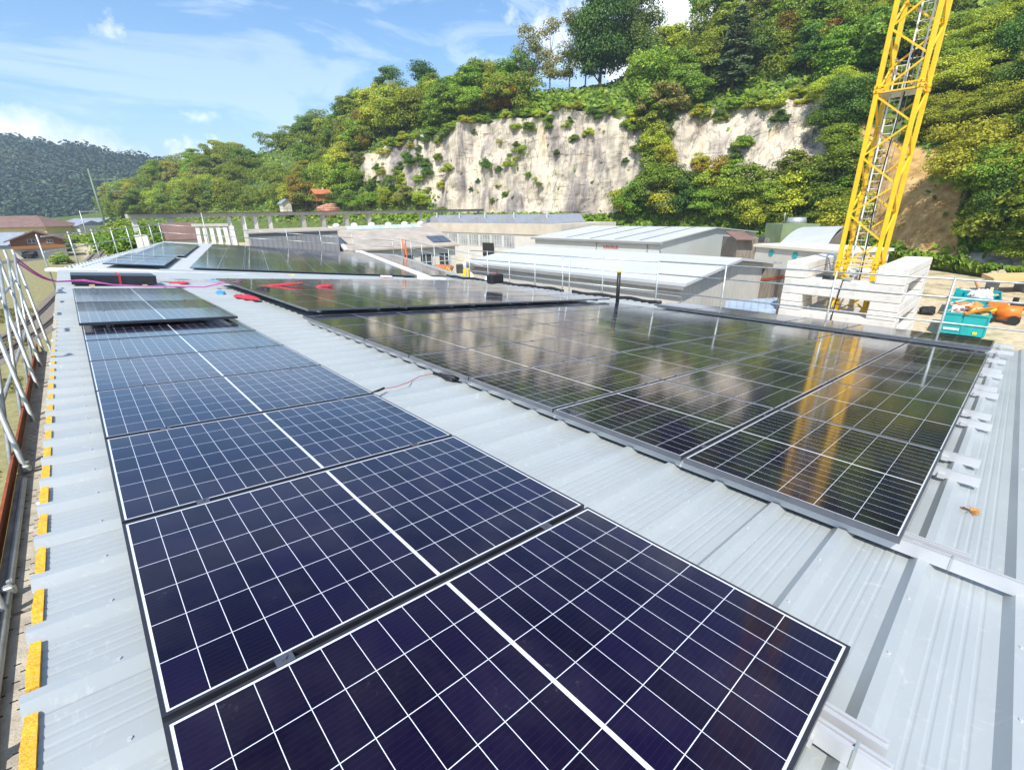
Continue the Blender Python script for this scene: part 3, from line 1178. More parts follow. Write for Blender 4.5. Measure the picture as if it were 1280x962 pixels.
GL = 'panels in the left column of the near hall'
for k in range(-1, 6):
    nm = ORD[k + 1]
    lb = f'dark blue solar panel, {nm} from the camera in the left column' if k > -1 else 'nearest dark blue solar panel, cut by the lower picture edge'
    panel(FA, 0, k * PITCH, 0, lb, GL, tilt=.12)
for k in range(4):
    panel(FA, -.02, 6.60 + k * PITCH, .078, f'grey glinting solar panel, {ORD[k]} of the four raised ones before the strapped pile', GL, tilt=.5)
ROWN = ['front', 'second', 'third', 'fourth', 'fifth', 'sixth']
GR = 'panels of the large right field on the near hall'
for r in range(5):
    for c in range(7):
        panel(FA, 2.781 + r * 1.778, -1.16 + c * PITCH + .01, -.008, f'black panel of the right field, {ROWN[r]} row, {ORD[c]} from its right end' if c else
              f'black panel at the right end of the {ROWN[r]} row of the right field', GR, dark=False, tilt=.06)
for c in range(6):
    panel(FA, 12.12, -1.16 + c * PITCH + .01, .05, f'flat lying black panel past the long gap at roof edge, {ORD[c]} from the skip side', GR, dark=False, tilt=.1)
GM = 'panels of the raised middle field'
for r in range(5):
    for c in range(6):
        panel(FA, 2.93 + r * 1.778, 7.06 + c * PITCH, .085, f'black panel of the raised middle field, {ROWN[r]} row, {ORD[c]} from the step', GM, dark=False, tilt=.06)
GF = 'panels on the far hall'
for k in range(4):
    panel(FB, 1.0, .62 + k * PITCH, .14, f'raised dark panel behind the strapped pile, {ORD[k]} of four on the far hall', GF, tilt=.35)
for k in range(7):
    panel(FB, 1.15, 5.45 + k * PITCH, .09, f'dark panel in the back left column of the far hall, {ORD[k]} from the step', GF, tilt=.15)
for r in range(5):
    for c in range(12):
        panel(FB, 3.56 + r * 1.778, .62 + c * PITCH + (.05 if c > 3 else 0), .105, f'black far hall panel, {ROWN[r]} row from the aisle, {ORD[c]} from the white seam', GF, dark=False, tilt=.06)
for c in range(11):
    panel(FB, 13.1, 1.6 + c * PITCH, .04, f'dark panel beyond the white edge strip of the far hall, {ORD[c]} from the near end', GF, dark=False, tilt=.06)


# ------------------------------------------------------------------ mounting rails
def rail_mb(v0, v1):
    mb = MB()
    prof = [(-.02, -.063), (.02, -.063), (.02, 0), (.007, 0), (.007, -.012), (-.007, -.012), (-.007, 0), (-.02, 0)]
    a = [(x, v0, z) for x, z in prof]
    n_ = len(prof)
    mb.v = a + [(x, v1, z) for x, z in prof]
    mb.f = [(i, n_ + i, n_ + (i + 1) % n_, (i + 1) % n_) for i in range(n_)]
    for o_ in (0, n_):
        q = [(0, 1, 4, 5), (1, 2, 3, 4), (0, 5, 6, 7)]
        mb.f += [tuple(o_ + i for i in (t_ if o_ == 0 else t_[::-1])) for t_ in q]
    return mb


RG = 'aluminium mounting rails under the panels'


def rail(F, u, v0, v1, h, label, mtl=None, splice=None):
    m = F @ Matrix.Translation((u, 0, h))
    t = thing('mounting_rail', label, 'rail', group=RG, frame=m)
    rail_mb(v0, v1).build('rail_profile', mtl or M_ALU, t)
    if splice is not None:
        s_ = MB()
        s_.box(-.024, .024, splice - .004, splice + .004, -.06, .001)
        s_.build('joint', M_GALV, t)
    e = MB()
    e.box(-.045, -.021, v0 + .17, v0 + .21, -.0635, -.03)
    e.build('bracket', M_ALU, t)
    return t


rail(FA, 1.40, -1.33, 6.86, -.036, 'bright rail sticking out at the near right corner of the left column', splice=-1.25)
rail(FA, 1.475, -1.31, -.4, -.036, 'short rail beside the one at the near corner of the left column')
rail(FA, .33, -1.6, 6.86, -.036, 'rail hidden under the left column, end near the eave side')
rail(FA, 2.86, -1.95, 6.86, -.044, 'longest bright rail running out to the right picture edge', splice=-1.34)
rail(FA, 2.95, -1.40, -.6, -.044, 'thin short rail beside the longest bright rail')
for r in range(5):
    for q, s in ((.15, 'lower'), (1.47, 'upper')):
        if r == 0 and q < 1:
            continue
        rail(FA, 2.781 + r * 1.778 + q, -1.36 - .02 * ((r * 3 + int(q)) % 3), 6.86, -.044, f'{s} rail stub at the right end of the {ROWN[r]} row')
for q, s in ((.25, 'first'), (1.5, 'last')):
    rail(FA, 12.12 + q, -1.45, 6, .015, f'{s} rail under the flat lying panels at the roof edge')
for q in range(2):
    rail(FA, .3 + 1.12 * q, 6.93, 11.3, .040, ('left', 'right')[q] + ' square rail end under the four raised grey panels')
for r in range(5):
    for q, s in ((.30, 'lower'), (1.46, 'upper')):
        rail(FA, 2.93 + r * 1.778 + q, 7.3, 14.0, .048, f'{s} rail ending at the step below the {ROWN[r]} row of the middle field')
# loose bright rails across the strip between the halls
for (a, b, s) in (((.2, 15.3), (5.4, 14.6), 'long bright rail lying loose beside the blue bag'), ((.1, 16.6), (3.0, 15.9), 'bright rail lying behind the strapped pile'),
                  ((3.3, 15.6), (9.6, 14.35), 'bright rail lying along the far edge of the middle field')):
    mb = MB()
    mb.beam(W(a[0], a[1], -.07), W(b[0], b[1], -.07), .05, .05, FA.to_3x3() @ Vector((0, 0, 1)))
    single(mb, 'loose_rail', M_ALU, s, 'rail', RG)

# ------------------------------------------------------------------ things lying on the roof
# pile of spare panels with a red strap
F_ = FA @ Matrix.Translation((-.02, 13.75, H_RIB))
t = thing('panel_pile', 'black pile of stacked panels lying crosswise, held by a red strap', 'panel stack', frame=F_)
for k in range(6):
    mb = MB()
    mb.box(0.004 * (k % 3), 1.60 + .005 * (k % 2), .003 * (k % 2), 1.0, .04 + .036 * k, .04 + .036 * k + .032)
    mb.build('stacked_panel', M_FRAME, t)
mb = MB()
for u in (.3, 1.3):
    mb.box(u, u + .1, -.02, 1.02, 0, .04)
mb.build('batten', M_TIMBER, t)
mb = MB()
mb.box(.86, .905, -.008, -.004, .04, .262)
mb.box(.86, .905, -.008, 1.0, .2555, .260)
mb.build('strap', M_REDP, t)


def heap(name, m, label, cat, pts, r, seed, group=None, flatk=.55):
    r = r * .72
    """a crumpled bag or bundle: several merged lumps in one mesh"""
    mb = MB()
    a, b = pts[0], pts[-1]
    c = (a + b) / 2
    d = b - a
    L_ = d.length / 2 + r
    dn = d.normalized() if d.length > 1e-4 else Vector((1, 0, 0))
    sn = Vector((-dn.y, dn.x, 0))
    seg, rings = 26, 14
    vs = []
    off = Vector((seed * 7.3, seed * 3.1, seed * 1.7))
    for j in range(rings + 1):
        th = math.pi * j / rings
        for i in range(seg):
            ph = 2 * math.pi * i / seg
            e = Vector((math.sin(th) * math.cos(ph), math.sin(th) * math.sin(ph), math.cos(th)))
            q = Vector((e.x * L_ / r, e.y, e.z))
            k = 1 + .32 * mnoise.noise(q * 1.1 + off) + .3 * abs(mnoise.noise(q * 2.7 + off)) - .12
            w = c + dn * (e.x * L_ * (1 + .08 * mnoise.noise(q + off))) + sn * (e.y * r * 1.15 * k)
            zz = c.z + max(-.01, (e.z * .8 + .15) * r * flatk * (1 + .9 * mnoise.noise(q * 1.9 + off * 2) + .35 * mnoise.noise(q * 5)))
            vs.append((w.x, w.y, zz))
    mb.add(vs, [(j * seg + i, (j + 1) * seg + i, (j + 1) * seg + (i + 1) % seg, j * seg + (i + 1) % seg) for j in range(rings) for i in range(seg)])
    return single(mb, name, m, label, cat, group, True)


heap('bag', M_REDP, 'crumpled red bag on the aisle right of the purple rope', 'bag', [W(2.0, 14.6, -.1), W(2.3, 14.4, -.1)], .13, 1)
heap('bag', M_REDP, 'small red bag beside the raised grey panels', 'bag', [W(1.75, 9.9, -.1), W(1.85, 9.6, -.1)], .10, 3)
heap('harness', M_REDP, 'red fall harness lying at the corner of the middle field', 'harness', [W(2.72, 10.9, -.1), W(2.85, 10.6, -.1), W(2.95, 10.3, -.05), W(2.9, 10.0, -.05)], .14, 5)
heap('bag', M_REDP, 'long red bag lying on the dark panels of the middle field', 'bag', [W(3.3 + .22 * i, 11.75 - .05 * i, .09) for i in range(6)], .11, 9)
heap('bag', M_REDP, 'red bag lying on the panels furthest right of the red ones', 'bag', [W(4.75, 11.3, .09), W(5.0, 11.25, .09)], .13, 14)
heap('tarp', M_BLUEP, 'bright blue folded tarp lying before the far hall panels', 'tarp', [W(2.95, 15.2, -.08), W(3.25, 15.1, -.08)], .15, 17)
heap('cable_coil', M_BLUEP, 'blue and violet cable bundle at the aisle corner of the middle field', 'cables', [W(2.6, 12.0, -.1), W(2.75, 11.75, -.1), W(2.55, 11.5, -.1)], .12, 19)
heap('tool_bag', M_BLACK, 'small dark tool bag lying on panels beside the red harness', 'bag', [W(3.15, 10.75, .09), W(3.3, 10.65, .09)], .10, 23)
heap('bag', M_YELP, 'small yellow bag on the white seam strip', 'bag', [WB(6.85, -.4, .03), WB(7.05, -.42, .03)], .10, 25)
mb = MB()
mb.path([W(1.5, 10.5, -.09), W(1.6, 10.2, -.09), W(1.66, 9.95, -.09), W(1.7, 9.8, -.09)], .022, 6)
single(mb, 'strap', M_BLUEP, 'short blue strap lying by the raised grey panels', 'strap')
# white foam blocks and a red and white box near the seam
t = thing('foam_packing', 'white block of packing foam at the near end of the white edge strip', 'packaging', loc=WB(12.6, -.7, .03))
mb = MB()
mb.obox(WB(12.1, -.9, .03), FB.to_3x3() @ Vector((.62, 0, 0)), FB.to_3x3() @ Vector((0, .55, 0)), FB.to_3x3() @ Vector((0, 0, .17)))
mb.obox(WB(12.75, -.95, .03), FB.to_3x3() @ Vector((.52, 0, 0)), FB.to_3x3() @ Vector((0, .5, 0)), FB.to_3x3() @ Vector((0, 0, .14)))
mb.build('foam_block', M_WHITEP, t)
t = thing('box', 'flat red and white box standing on the seam strip', 'box', loc=WB(10.6, -.42, .03))
mb = MB()
mb.obox(WB(10.45, -.6, .03), FB.to_3x3() @ Vector((.5, 0, 0)), FB.to_3x3() @ Vector((0, .3, 0)), FB.to_3x3() @ Vector((0, 0, .07)))
mb.build('box_base', M_REDP, t)
mb = MB()
mb.obox(WB(10.47, -.58, .101), FB.to_3x3() @ Vector((.46, 0, 0)), FB.to_3x3() @ Vector((0, .26, 0)), FB.to_3x3() @ Vector((0, 0, .06)))
mb.build('box_lid', M_WHITEP, t)
# black and white bundle by the guard rail
c = at(619, 352, 15.6)
t = thing('tool_case', 'black tool case with a red handle beside the guard rail at the far roof edge', 'case', loc=c)
mb = MB()
mb.box(c.x - .26, c.x + .26, c.y - .15, c.y + .15, c.z - .05, c.z + .24, .03)
mb.build('case_body', M_BLACK, t)
mb = MB()
mb.path([c + Vector((-.1, 0, .24)), c + Vector((-.08, 0, .31)), c + Vector((.08, 0, .31)), c + Vector((.1, 0, .24))], .018, 6)
mb.build('handle', M_REDP, t)
heap('bag', M_WHITEP, 'white sack leaning at the black tool case by the guard rail', 'bag', [at(610, 349.5, 15.8)], .16, 33, flatk=.8)
# black pipe with a yellow cap
t = thing('vent_pipe', 'black standing pipe with a yellow cap at the edge of the panel field', 'pipe', loc=W(11.95, 6.88, -.13))
mb = MB()
up = Vector((0, 0, 1))
b0 = W(11.95, 6.88, -.16)
mb.tube(b0, b0 + up * 1.02, .055, 16)
mb.build('pipe', M_BLACK, t, True)
mb = MB()
mb.tube(b0 + up * 1.021, b0 + up * 1.075, .058, 16)
mb.build('cap', M_YELP, t, True)
mb = MB()
mb.tube(b0, b0 + up * .09, .12, 16, .07)
mb.build('collar', M_BLACK, t, True)
# dark cable tray line along the right roof edge
for (a, b, s, zz) in ((6.6, 10.4, 'black drainage hose along the roof edge right of the black pipe', .0), (10.9, 19.0, 'black hose along the roof edge behind the middle field', .0)):
    pts = []
    k = 0
    v = a
    while v < b:
        pts.append(W(14.1 + .12 * math.sin(v * 1.7), v, -.06 + .02 * math.sin(v * 5)))
        v += .25
    mb = MB()
    mb.path(pts, .06, 7)
    single(mb, 'hose', M_BLACK, s, 'hose', 'hoses along the roof edge', True)
# connector cable between the two near fields
t = thing('solar_cable', 'thin red solar cable with grey plugs crossing the metal aisle', 'cable', loc=W(2.2, 2.6, -.1))
mb = MB()
cp = [(468, 490), (478, 486), (495, 483), (510, 478), (525, 470), (540, 467), (553, 466)]


def roofpt(px, py, h):
    w = ray(px, py)
    nrm = FA.to_3x3() @ Vector((0, 0, 1))
    o = W(0, 0, h)
    return EYE + w * ((o - EYE).dot(nrm) / w.dot(nrm))


mb.path([roofpt(px, py, -.085) for px, py in cp], .0035, 6)
mb.build('cable', M_REDP, t, True)
mb = MB()
mb.path([roofpt(466, 490, -.06), roofpt(473, 488, -.08), roofpt(480, 485, -.085)], [.006, .012, .012], 8)
mb.build('plug', M_BLACK, t, True)
mb = MB()
mb.path([roofpt(542, 466.5, -.08), roofpt(556, 470, -.08), roofpt(566, 472, -.08), roofpt(580, 474, -.09)], [.016, .022, .022, .016], 8)
mb.build('cable_sleeve', M_BLACK, t, True)
# dry leaf on the sheet
mb = MB()
c = roofpt(1213, 638, -.125)
for i in range(9):
    a = i * .7
    mb.add([c, c + Vector((.05 * math.cos(a), .05 * math.sin(a), .012 * math.sin(i * 2.1))), c + Vector((.035 * math.cos(a + .5), .035 * math.sin(a + .5), .02))], [(0, 1, 2)])
single(mb, 'fallen_leaf', M_CARD, 'dry brown leaf lying on the metal roof at the right', 'leaf')

# ------------------------------------------------------------------ purple rope from the scaffold across the roof
t = thing('safety_rope', 'purple safety rope slung from the scaffold post across the roof', 'rope', loc=W(0, 13.0, 0))
mb = MB()
for dz in (0, .025):
    a = W(-.75, 12.0, .62 - dz * 3)
    b = W(-.25, 13.6, .02)
    pts = [a.lerp(b, i / 8) - Vector((0, 0, .10 * math.sin(math.pi * i / 8))) for i in range(9)]
    pts += [W(.2, 13.6, .06 - dz), W(.7, 13.55, -.05), W(1.3, 13.5, -.08), W(1.9, 13.4 + dz, -.08), W(2.5, 13.2, -.08), W(2.85, 13.0 - dz * 4, .04), W(3.3, 12.8, .10)]
    mb.path(pts, .016, 6)
mb.build('rope', M_PINK, t, True)

# ------------------------------------------------------------------ scaffold along the left eave
SU, SD = -.78, -1.25
t = thing('scaffold', 'tube scaffold with plank deck along the left eave of the roof', 'scaffold', loc=W(SU, 5, SD))
bays = [-2.4, .15, 2.72, 5.3, 7.1, 8.9, 10.5, 12.0]
zup = Vector((0, 0, 1))
for i, v in enumerate(bays):
    p = W(SU, v, 0)
    if v < 4:
        htop = -.55
    else:
        htop = .74
    mb = MB()
    mb.tube((p.x, p.y, .02), (p.x, p.y, p.z + htop), .0242, 10)
    if v == 12.0:
        q = W(SU + .1, v + .12, 0)
        mb.tube((q.x, q.y, .02), (q.x, q.y, p.z + htop), .0242, 10)
    mb.build('post', M_GALV, t, True)
    mb = MB()
    pi = W(-.42, v, 0)
    mb.tube((pi.x, pi.y, .02), (pi.x, pi.y, W(-.42, v, -.5).z), .0242, 8)
    mb.build('post', M_GALV, t, True)
    mb = MB()
    mb.tube(W(SU - .02, v, SD - .07), W(-.36, v, SD - .07), .0242, 8)
    mb.build('ledger', M_GALV, t, True)
for (h, a, b) in ((.17, 4.6, 12.3), (-.79, 4.0, 12.3)):
    mb = MB()
    mb.tube(W(SU - .03, a, h), W(SU - .03, b, h), .022, 10)
    mb.build('guard_rail', M_GALV, t, True)
for i in range(3, len(bays) - 1):
    mb = MB()
    mb.tube(W(SU + .035, bays[i], SD), W(SU + .035, bays[i + 1], .65), .020, 8)
    mb.build('brace', M_GALV, t, True)
mb = MB()
for (a, b) in ((-3.6, 1.55), (1.62, 4.1), (4.14, 6.7), (6.74, 9.3)):
    pass
for i in range(len(bays) - 1):
    a, b = bays[i], bays[i + 1]
    mb = MB()
    mb.obox(W(SU + .05, a + .02, SD), FA.to_3x3() @ Vector((.02, .012, 0)), FA.to_3x3() @ Vector((0, b - a + .05, 0)), FA.to_3x3() @ Vector((0, 0, .16)))
    mb.build('toe_board', M_RUST, t)
    mb = MB()
    # deck plank with rows of slots
    ua, ub = SU + .072, -.30
    mb.obox(W(ua, a + .02, SD - .045), FA.to_3x3() @ Vector((ub - ua, 0, 0)), FA.to_3x3() @ Vector((0, b - a - .04, 0)), FA.to_3x3() @ Vector((0, 0, .05)))
    mb.build('deck_plank', M_DECK, t)
    mb = MB()
    k = 0
    y = a + .08
    while y < b - .1 and a < 6:
        for x in (ua + .05, ua + .13, ua + .21, ua + .29):
            if (k // 3) % 3:
                mb.obox(W(x + (.03 if k % 2 else 0), y, SD + .0055), FA.to_3x3() @ Vector((.03, 0, 0)), FA.to_3x3() @ Vector((0, .008, 0)), FA.to_3x3() @ Vector((0, 0, .002)))
        y += .075
        k += 1
    if mb.v:
        kind(mb.build('plank_slot', M_RUBBER, t), 'stuff')
mb = MB()
mb.tube(W(SU + .16, -2.5, SD + .05), W(SU + .14, 5.0, SD + .04), .0242, 10)
mb.build('loose_tube', M_GALV, t, True)
for v in (1.5, 2.95, 5.25):
    mb = MB()
    p = W(SU + .15, v, SD + .06)
    mb.box(p.x - .035, p.x + .035, p.y - .03, p.y + .03, p.z - .035, p.z + .035, .01)
    mb.tube(p + Vector((.02, 0, .03)), p + Vector((.02, 0, .075)), .009, 6)
    mb.box(p.x + .005, p.x + .035, p.y - .015, p.y + .015, p.z + .055, p.z + .07)
    mb.build('coupler', M_GALV, t)

# white rounded canister on the near scaffold
mb = MB()
c = onx(-6, 430, W(-.83, 5.2, 0).x)
c = W(-.86, 5.75, -.40)
for (z0, z1, r0, r1) in ((-.20, -.14, .06, .11), (-.14, .10, .11, .11), (.10, .17, .11, .05), (.17, .20, .05, .04)):
    mb.tube(c + zup * z0, c + zup * z1, r0, 18, r1)
single(mb, 'canister', M_WHITEP, 'white rounded plastic canister hung on scaffold at left picture edge', 'canister', smooth=True)

# ------------------------------------------------------------------ guard rails on the far roof edges
t = thing('guard_rail', 'grey tube guard rail with three bars along the right edge of the near roof', 'guard rail', loc=W(14.4, 6, 0))
pv_ = [-3.4, -.21, 2.03, 4.83, 7.06, 9.29, 10.9, 11.25, 12.8, 14.4, 15.9, 17.3]
for v in pv_:
    mb = MB()
    p = W(14.42, v, 0)
    mb.tube((p.x, p.y, p.z - 1.2), (p.x, p.y, p.z + 1.27), .0242, 8)
    mb.build('post', M_GALV, t, True)
for h in (1.22, .82, .26):
    for (a, b) in ((-3.6, 7.1), (7.1, 17.3)):
        mb = MB()
        mb.tube(W(14.39, a, h), W(14.39, b, h + .02), .021, 8)
        mb.build('bar', M_GALV, t, True)
# mesh panels between the far posts
for (a, b) in ((7.06, 9.29), (9.29, 10.9), (11.25, 12.8), (12.8, 15.9)):
    mb = MB()
    k = a + .1
    while k < b:
        mb.tube(W(14.45, k, -.1), W(14.45, k, .62), .0035, 4)
        k += .11
    for h in (-.1, .3, .62):
        mb.tube(W(14.45, a, h), W(14.45, b, h), .005, 4)
    mb.build('wire_mesh', M_GALV, t)
t = thing('guard_rail', 'grey tube guard rail around the left and back edge of the far hall', 'guard rail', loc=WB(0, 8, 0))
path_ = [(-.25, -.1), (-.1, 2.4), (.05, 4.8), (.2, 7.2), (.35, 9.6), (.5, 11.8), (.65, 14), (.8, 16.4), (3.2, 16.4), (5.6, 16.4), (8.0, 16.4), (10.2, 16.4), (12.4, 16.4), (15.4, 16.4)]
for (u, v) in path_:
    mb = MB()
    p = WB(u, v, 0)
    mb.tube((p.x, p.y, p.z - 1.0), (p.x, p.y, p.z + (1.05 if u < 1 else 1.9 if 6 > u > 2 else 1.3)), .0242, 8)
    mb.build('post', M_GALV, t, True)
for h in (.98, .5):
    for i in range(len(path_) - 1):
        mb = MB()
        mb.tube(WB(path_[i][0], path_[i][1], h), WB(path_[i + 1][0], path_[i + 1][1], h), .021, 8)
        mb.build('bar', M_GALV, t, True)
t = thing('guard_rail', 'grey tube guard rail along the right edge of the far hall', 'guard rail', loc=WB(15.6, 8, 0))
for v in (2.5, 5, 7.5, 10, 12.5, 15):
    mb = MB()
    p = WB(15.7, v, 0)
    mb.tube((p.x, p.y, p.z - 1.0), (p.x, p.y, p.z + 1.2), .0242, 8)
    mb.build('post', M_GALV, t, True)
for h in (1.15, .7):
    mb = MB()
    mb.tube(WB(15.7, .5, h), WB(15.7, 16.3, h), .021, 8)
    mb.build('bar', M_GALV, t, True)

# ================================================================== CRANE
pa, pb = onx(1046, 338, 23.75), onx(1092, 340, 23.75)
TX0, TY1, TY0 = 23.75, pa.y, pb.y                      # front legs
TS = TY1 - TY0
TX1 = TX0 + TS
crane = thing('tower_crane', 'yellow lattice tower crane rising out of a white concrete ballast base', 'crane', loc=((TX0 + TX1) / 2, (TY0 + TY1) / 2, 0))
ZT = 30.0
SEG = TS * .82
corners = [(TX0, TY0), (TX0, TY1), (TX1, TY1), (TX1, TY0)]
for (x, y) in corners:
    mb = MB()
    mb.box(x - .075, x + .075, y - .075, y + .075, .1, ZT, .012)
    mb.build('leg', M_CRANE, crane)
Z0 = 5.55
nseg = int((ZT - .3) / SEG)
for side in range(4):
    mb = MB()
    (x0, y0), (x1, y1) = corners[side], corners[(side + 1) % 4]
    k = 0
    z = Z0 - 6 * SEG
    while z + SEG < ZT:
        a, b = ((x0, y0), (x1, y1)) if (k + side) % 2 else ((x1, y1), (x0, y0))
        if z > .2:
            mb.beam((a[0], a[1], z), (b[0], b[1], z + SEG * .96), .06, .06)
        k += 1
        z += SEG
    mb.build('lattice', M_CRANE, crane)
for z in (Z0 + SEG * .05, Z0 + SEG * 6.05, Z0 + SEG * 14.05):
    mb = MB()
    for dz in (0, .2):
        for side in range(4):
            (x0, y0), (x1, y1) = corners[side], corners[(side + 1) % 4]
            mb.beam((x0, y0, z + dz), (x1, y1, z + dz), .04, .05)
    mb.build('section_joint', M_CRANE, crane)


M_BOLT = mat('greasy_steel', (.16, .13, .09), .5, .5, .3, 4)
for z in (Z0 + SEG * .1, Z0 + SEG * 6.15, Z0 + SEG * 14.15):
    for (x, y) in corners:
        mb = MB()
        mb.box(x - .10, x + .10, y - .10, y + .10, z - .13, z - .015, .01)
        mb.box(x - .10, x + .10, y - .10, y + .10, z + .015, z + .13, .01)
        mb.box(x - .082, x + .082, y - .082, y + .082, z - .02, z + .02)
        mb.build('joint_sleeve', M_CRANE, crane)
        mb = MB()
        for dz in (-.07, .07):
            mb.tube((x - .125, y, z + dz), (x + .125, y, z + dz), .022, 8)
            mb.tube((x, y - .125, z + dz), (x, y + .125, z + dz), .022, 8)
        mb.build('bolt', M_BOLT, crane)


def ladder(x, y, z0, z1, cage=True):
    l = MB()
    for s in (-.18, .18):
        l.beam((x, y + s, z0), (x, y + s, z1), .05, .035, (1, 0, 0))
    z = z0 + .15
    while z < z1:
        l.tube((x, y - .18, z), (x, y + .18, z), .012, 6)
        z += .28
    l.build('ladder', M_WHITEP, crane)
    if cage:
        c_ = MB()
        z = z0 + 2.2
        ang = [math.pi * (.5 + i / 8) for i in range(-0, 9)]
        while z < z1 + .4:
            pts = [(x + .33 * 1.9 * math.cos(a - math.pi / 2) * .95 if 0 else x + .62 * math.sin(math.pi * i / 8), y + .33 * math.cos(math.pi * i / 8), z) for i, a in enumerate(ang)]
            for i in range(8):
                c_.tube(pts[i], pts[i + 1], .012, 4)
            z += .55
        for i in (1, 3, 5, 7):
            px_, py_ = x + .62 * math.sin(math.pi * i / 8), y + .33 * math.cos(math.pi * i / 8)
            c_.tube((px_, py_, z0 + 2.2), (px_, py_, z1), .010, 4)
        c_.build('ladder_cage', M_GALV, crane)


lx = (TX0 + TX1) / 2 - .1
ladder(lx, TY0 + TS * .60, 4.2, Z0 + SEG * 6.9)
ladder(lx, TY0 + TS * .35, Z0 + SEG * 6.1, Z0 + SEG * 15)
for z in (Z0 + SEG * 6.0, Z0 + SEG * 14):
    mb = MB()
    mb.box(TX0 + .05, TX1 - .05, TY0 + .06, TY1 - .06, z, z + .05)
    mb.build('platform', M_GALV, crane)
mb = MB()
pts = [Vector((TX0 + .35, TY0 + TS * .42 + .05 * math.sin(z * .9), z)) for z in np.arange(4.6, 14, .5)]
mb.path(pts, .022, 6)
mb.build('power_cable', M_BLACK, crane, True)
mb = MB()
for (x, y) in corners:
    mb.box(x - .22, x + .22, y - .22, y + .22, .02, .35, .02)
mb.box(TX0 - 1.2, TX1 + 1.2, (TY0 + TY1) / 2 - .2, (TY0 + TY1) / 2 + .2, .05, .3, .02)
mb.build('base_frame', M_CRANE, crane)

# ballast: courses of long blocks laid crosswise around the tower
BG = 'concrete ballast blocks stacked round the crane foot'
CY = (TY0 + TY1) / 2
FX, BX = 22.35, 27.5
FY0, FY1 = 2.92, 7.02
hb = .335
zt = 5.80
CNAME = ['top', 'second', 'third', 'fourth', 'fifth', 'sixth', 'seventh', 'eighth', 'ninth', 'tenth', 'eleventh', 'twelfth', 'thirteenth', 'fourteenth', 'fifteenth', 'sixteenth']
ci = 0
z = zt
brng = random.Random(4)
wd = .82
while z > .5:
    pair = (ci // 2) % 2
    for s in (0, 1):
        j = [brng.uniform(-.012, .012) for _ in range(4)]
        mb = MB()
        if pair == 0:      # blocks running away from the roof on both sides
            y0, y1 = (FY0, FY0 + wd + .12) if s == 0 else (FY1 - wd, FY1)
            mb.box(FX + j[0], BX + j[1], y0 + j[2], y1 + j[3], z - hb, z - .017, .02)
            lb = f'white concrete ballast block, {CNAME[ci]} course, ' + ('right side' if s == 0 else 'left side') + ' of the crane foot'
        else:
            x0, x1 = (FX, FX + wd) if s == 0 else (BX - wd, BX)
            mb.box(x0 + j[0], x1 + j[1], FY0 + j[2], FY1 + j[3], z - hb, z - .017, .02)
            lb = f'white concrete ballast block, {CNAME[ci]} course, ' + ('front side' if s == 0 else 'back side') + ' of the crane foot'
        single(mb, 'ballast_block', M_CONC, lb, 'ballast block', BG)
    z -= hb
    ci += 1
    if ci >= 12:
        hb = .5
# hanging cable coil on the front ballast beam
t = thing('cable_coil', 'black cable coil with a grey plug lying on the front ballast block', 'cable', loc=(FX + .3, CY + .3, 5.14))
mb = MB()
cc = Vector((FX + .35, TY1 - .05, zt - .67))
for k in range(3):
    mb.path([cc + Vector((.16 * math.sin(i * .52 + k), .24 * math.cos(i * .52 + k), .03 + .035 * k)) for i in range(13)], .03, 6)
ed = cc + Vector((0, -.55, .03))
mb.path([cc + Vector((0, -.2, .06)), ed, ed + Vector((-.37, -.02, .02)), ed + Vector((-.42, 0, -.25)), ed + Vector((-.43, .06, -1.0)), ed + Vector((-.44, .1, -2.2))], .022, 6)
mb.build('cable', M_BLACK, t, True)
mb = MB()
mb.box(FX + .1, FX + .35, TY1 - .85, TY1 - .55, zt - .665, zt - .55, .02)
mb.build('plug', M_GALV, t)

# ================================================================== BUILDINGS OF THE YARD


def gable(name, label, x0, x1, y0, y1, zb, ze, zr, axis, wall_m, roof_m, over=.25, th=.12, cat='building', z_hi=None):
    """gabled shed along axis 'x' or 'y' (ridge direction)"""
    t = thing(name, label, cat, loc=((x0 + x1) / 2, (y0 + y1) / 2, zb))
    w = MB()
    if axis == 'y':
        xm = (x0 + x1) / 2
        w.prism([(x0, y0, zb), (x1, y0, zb), (x1, y0, ze - .02), (xm, y0, zr - .02), (x0, y0, ze - .02)], (0, y1 - y0, 0))
    else:
        ym = (y0 + y1) / 2
        w.prism([(x0, y0, zb), (x0, y0, ze - .02), (x0, ym, zr - .02), (x0, y1, ze - .02), (x0, y1, zb)], (x1 - x0, 0, 0))
    w.build('wall', wall_m, t)
    r = MB()
    if axis == 'y':
        sl_ = (zr - ze) / (xm - x0)
        for s, xe in ((-1, x0), (1, x1)):
            e = xe + s * over
            ez = ze - sl_ * over
            r.prism([(xm, y0 - over, zr), (e, y0 - over, ez), (e, y0 - over, ez + th), (xm, y0 - over, zr + th)] if s < 0 else
                    [(e, y0 - over, ez), (xm, y0 - over, zr), (xm, y0 - over, zr + th), (e, y0 - over, ez + th)], (0, y1 - y0 + 2 * over, 0))
    else:
        sl_ = (zr - ze) / (ym - y0)
        for s, ye in ((-1, y0), (1, y1)):
            e = ye + s * over
            ez = ze - sl_ * over
            r.prism([(x0 - over, ym, zr), (x0 - over, e, ez), (x0 - over, e, ez + th), (x0 - over, ym, zr + th)], (x1 - x0 + 2 * over, 0, 0))
    r.build('roof', roof_m, t)
    return t


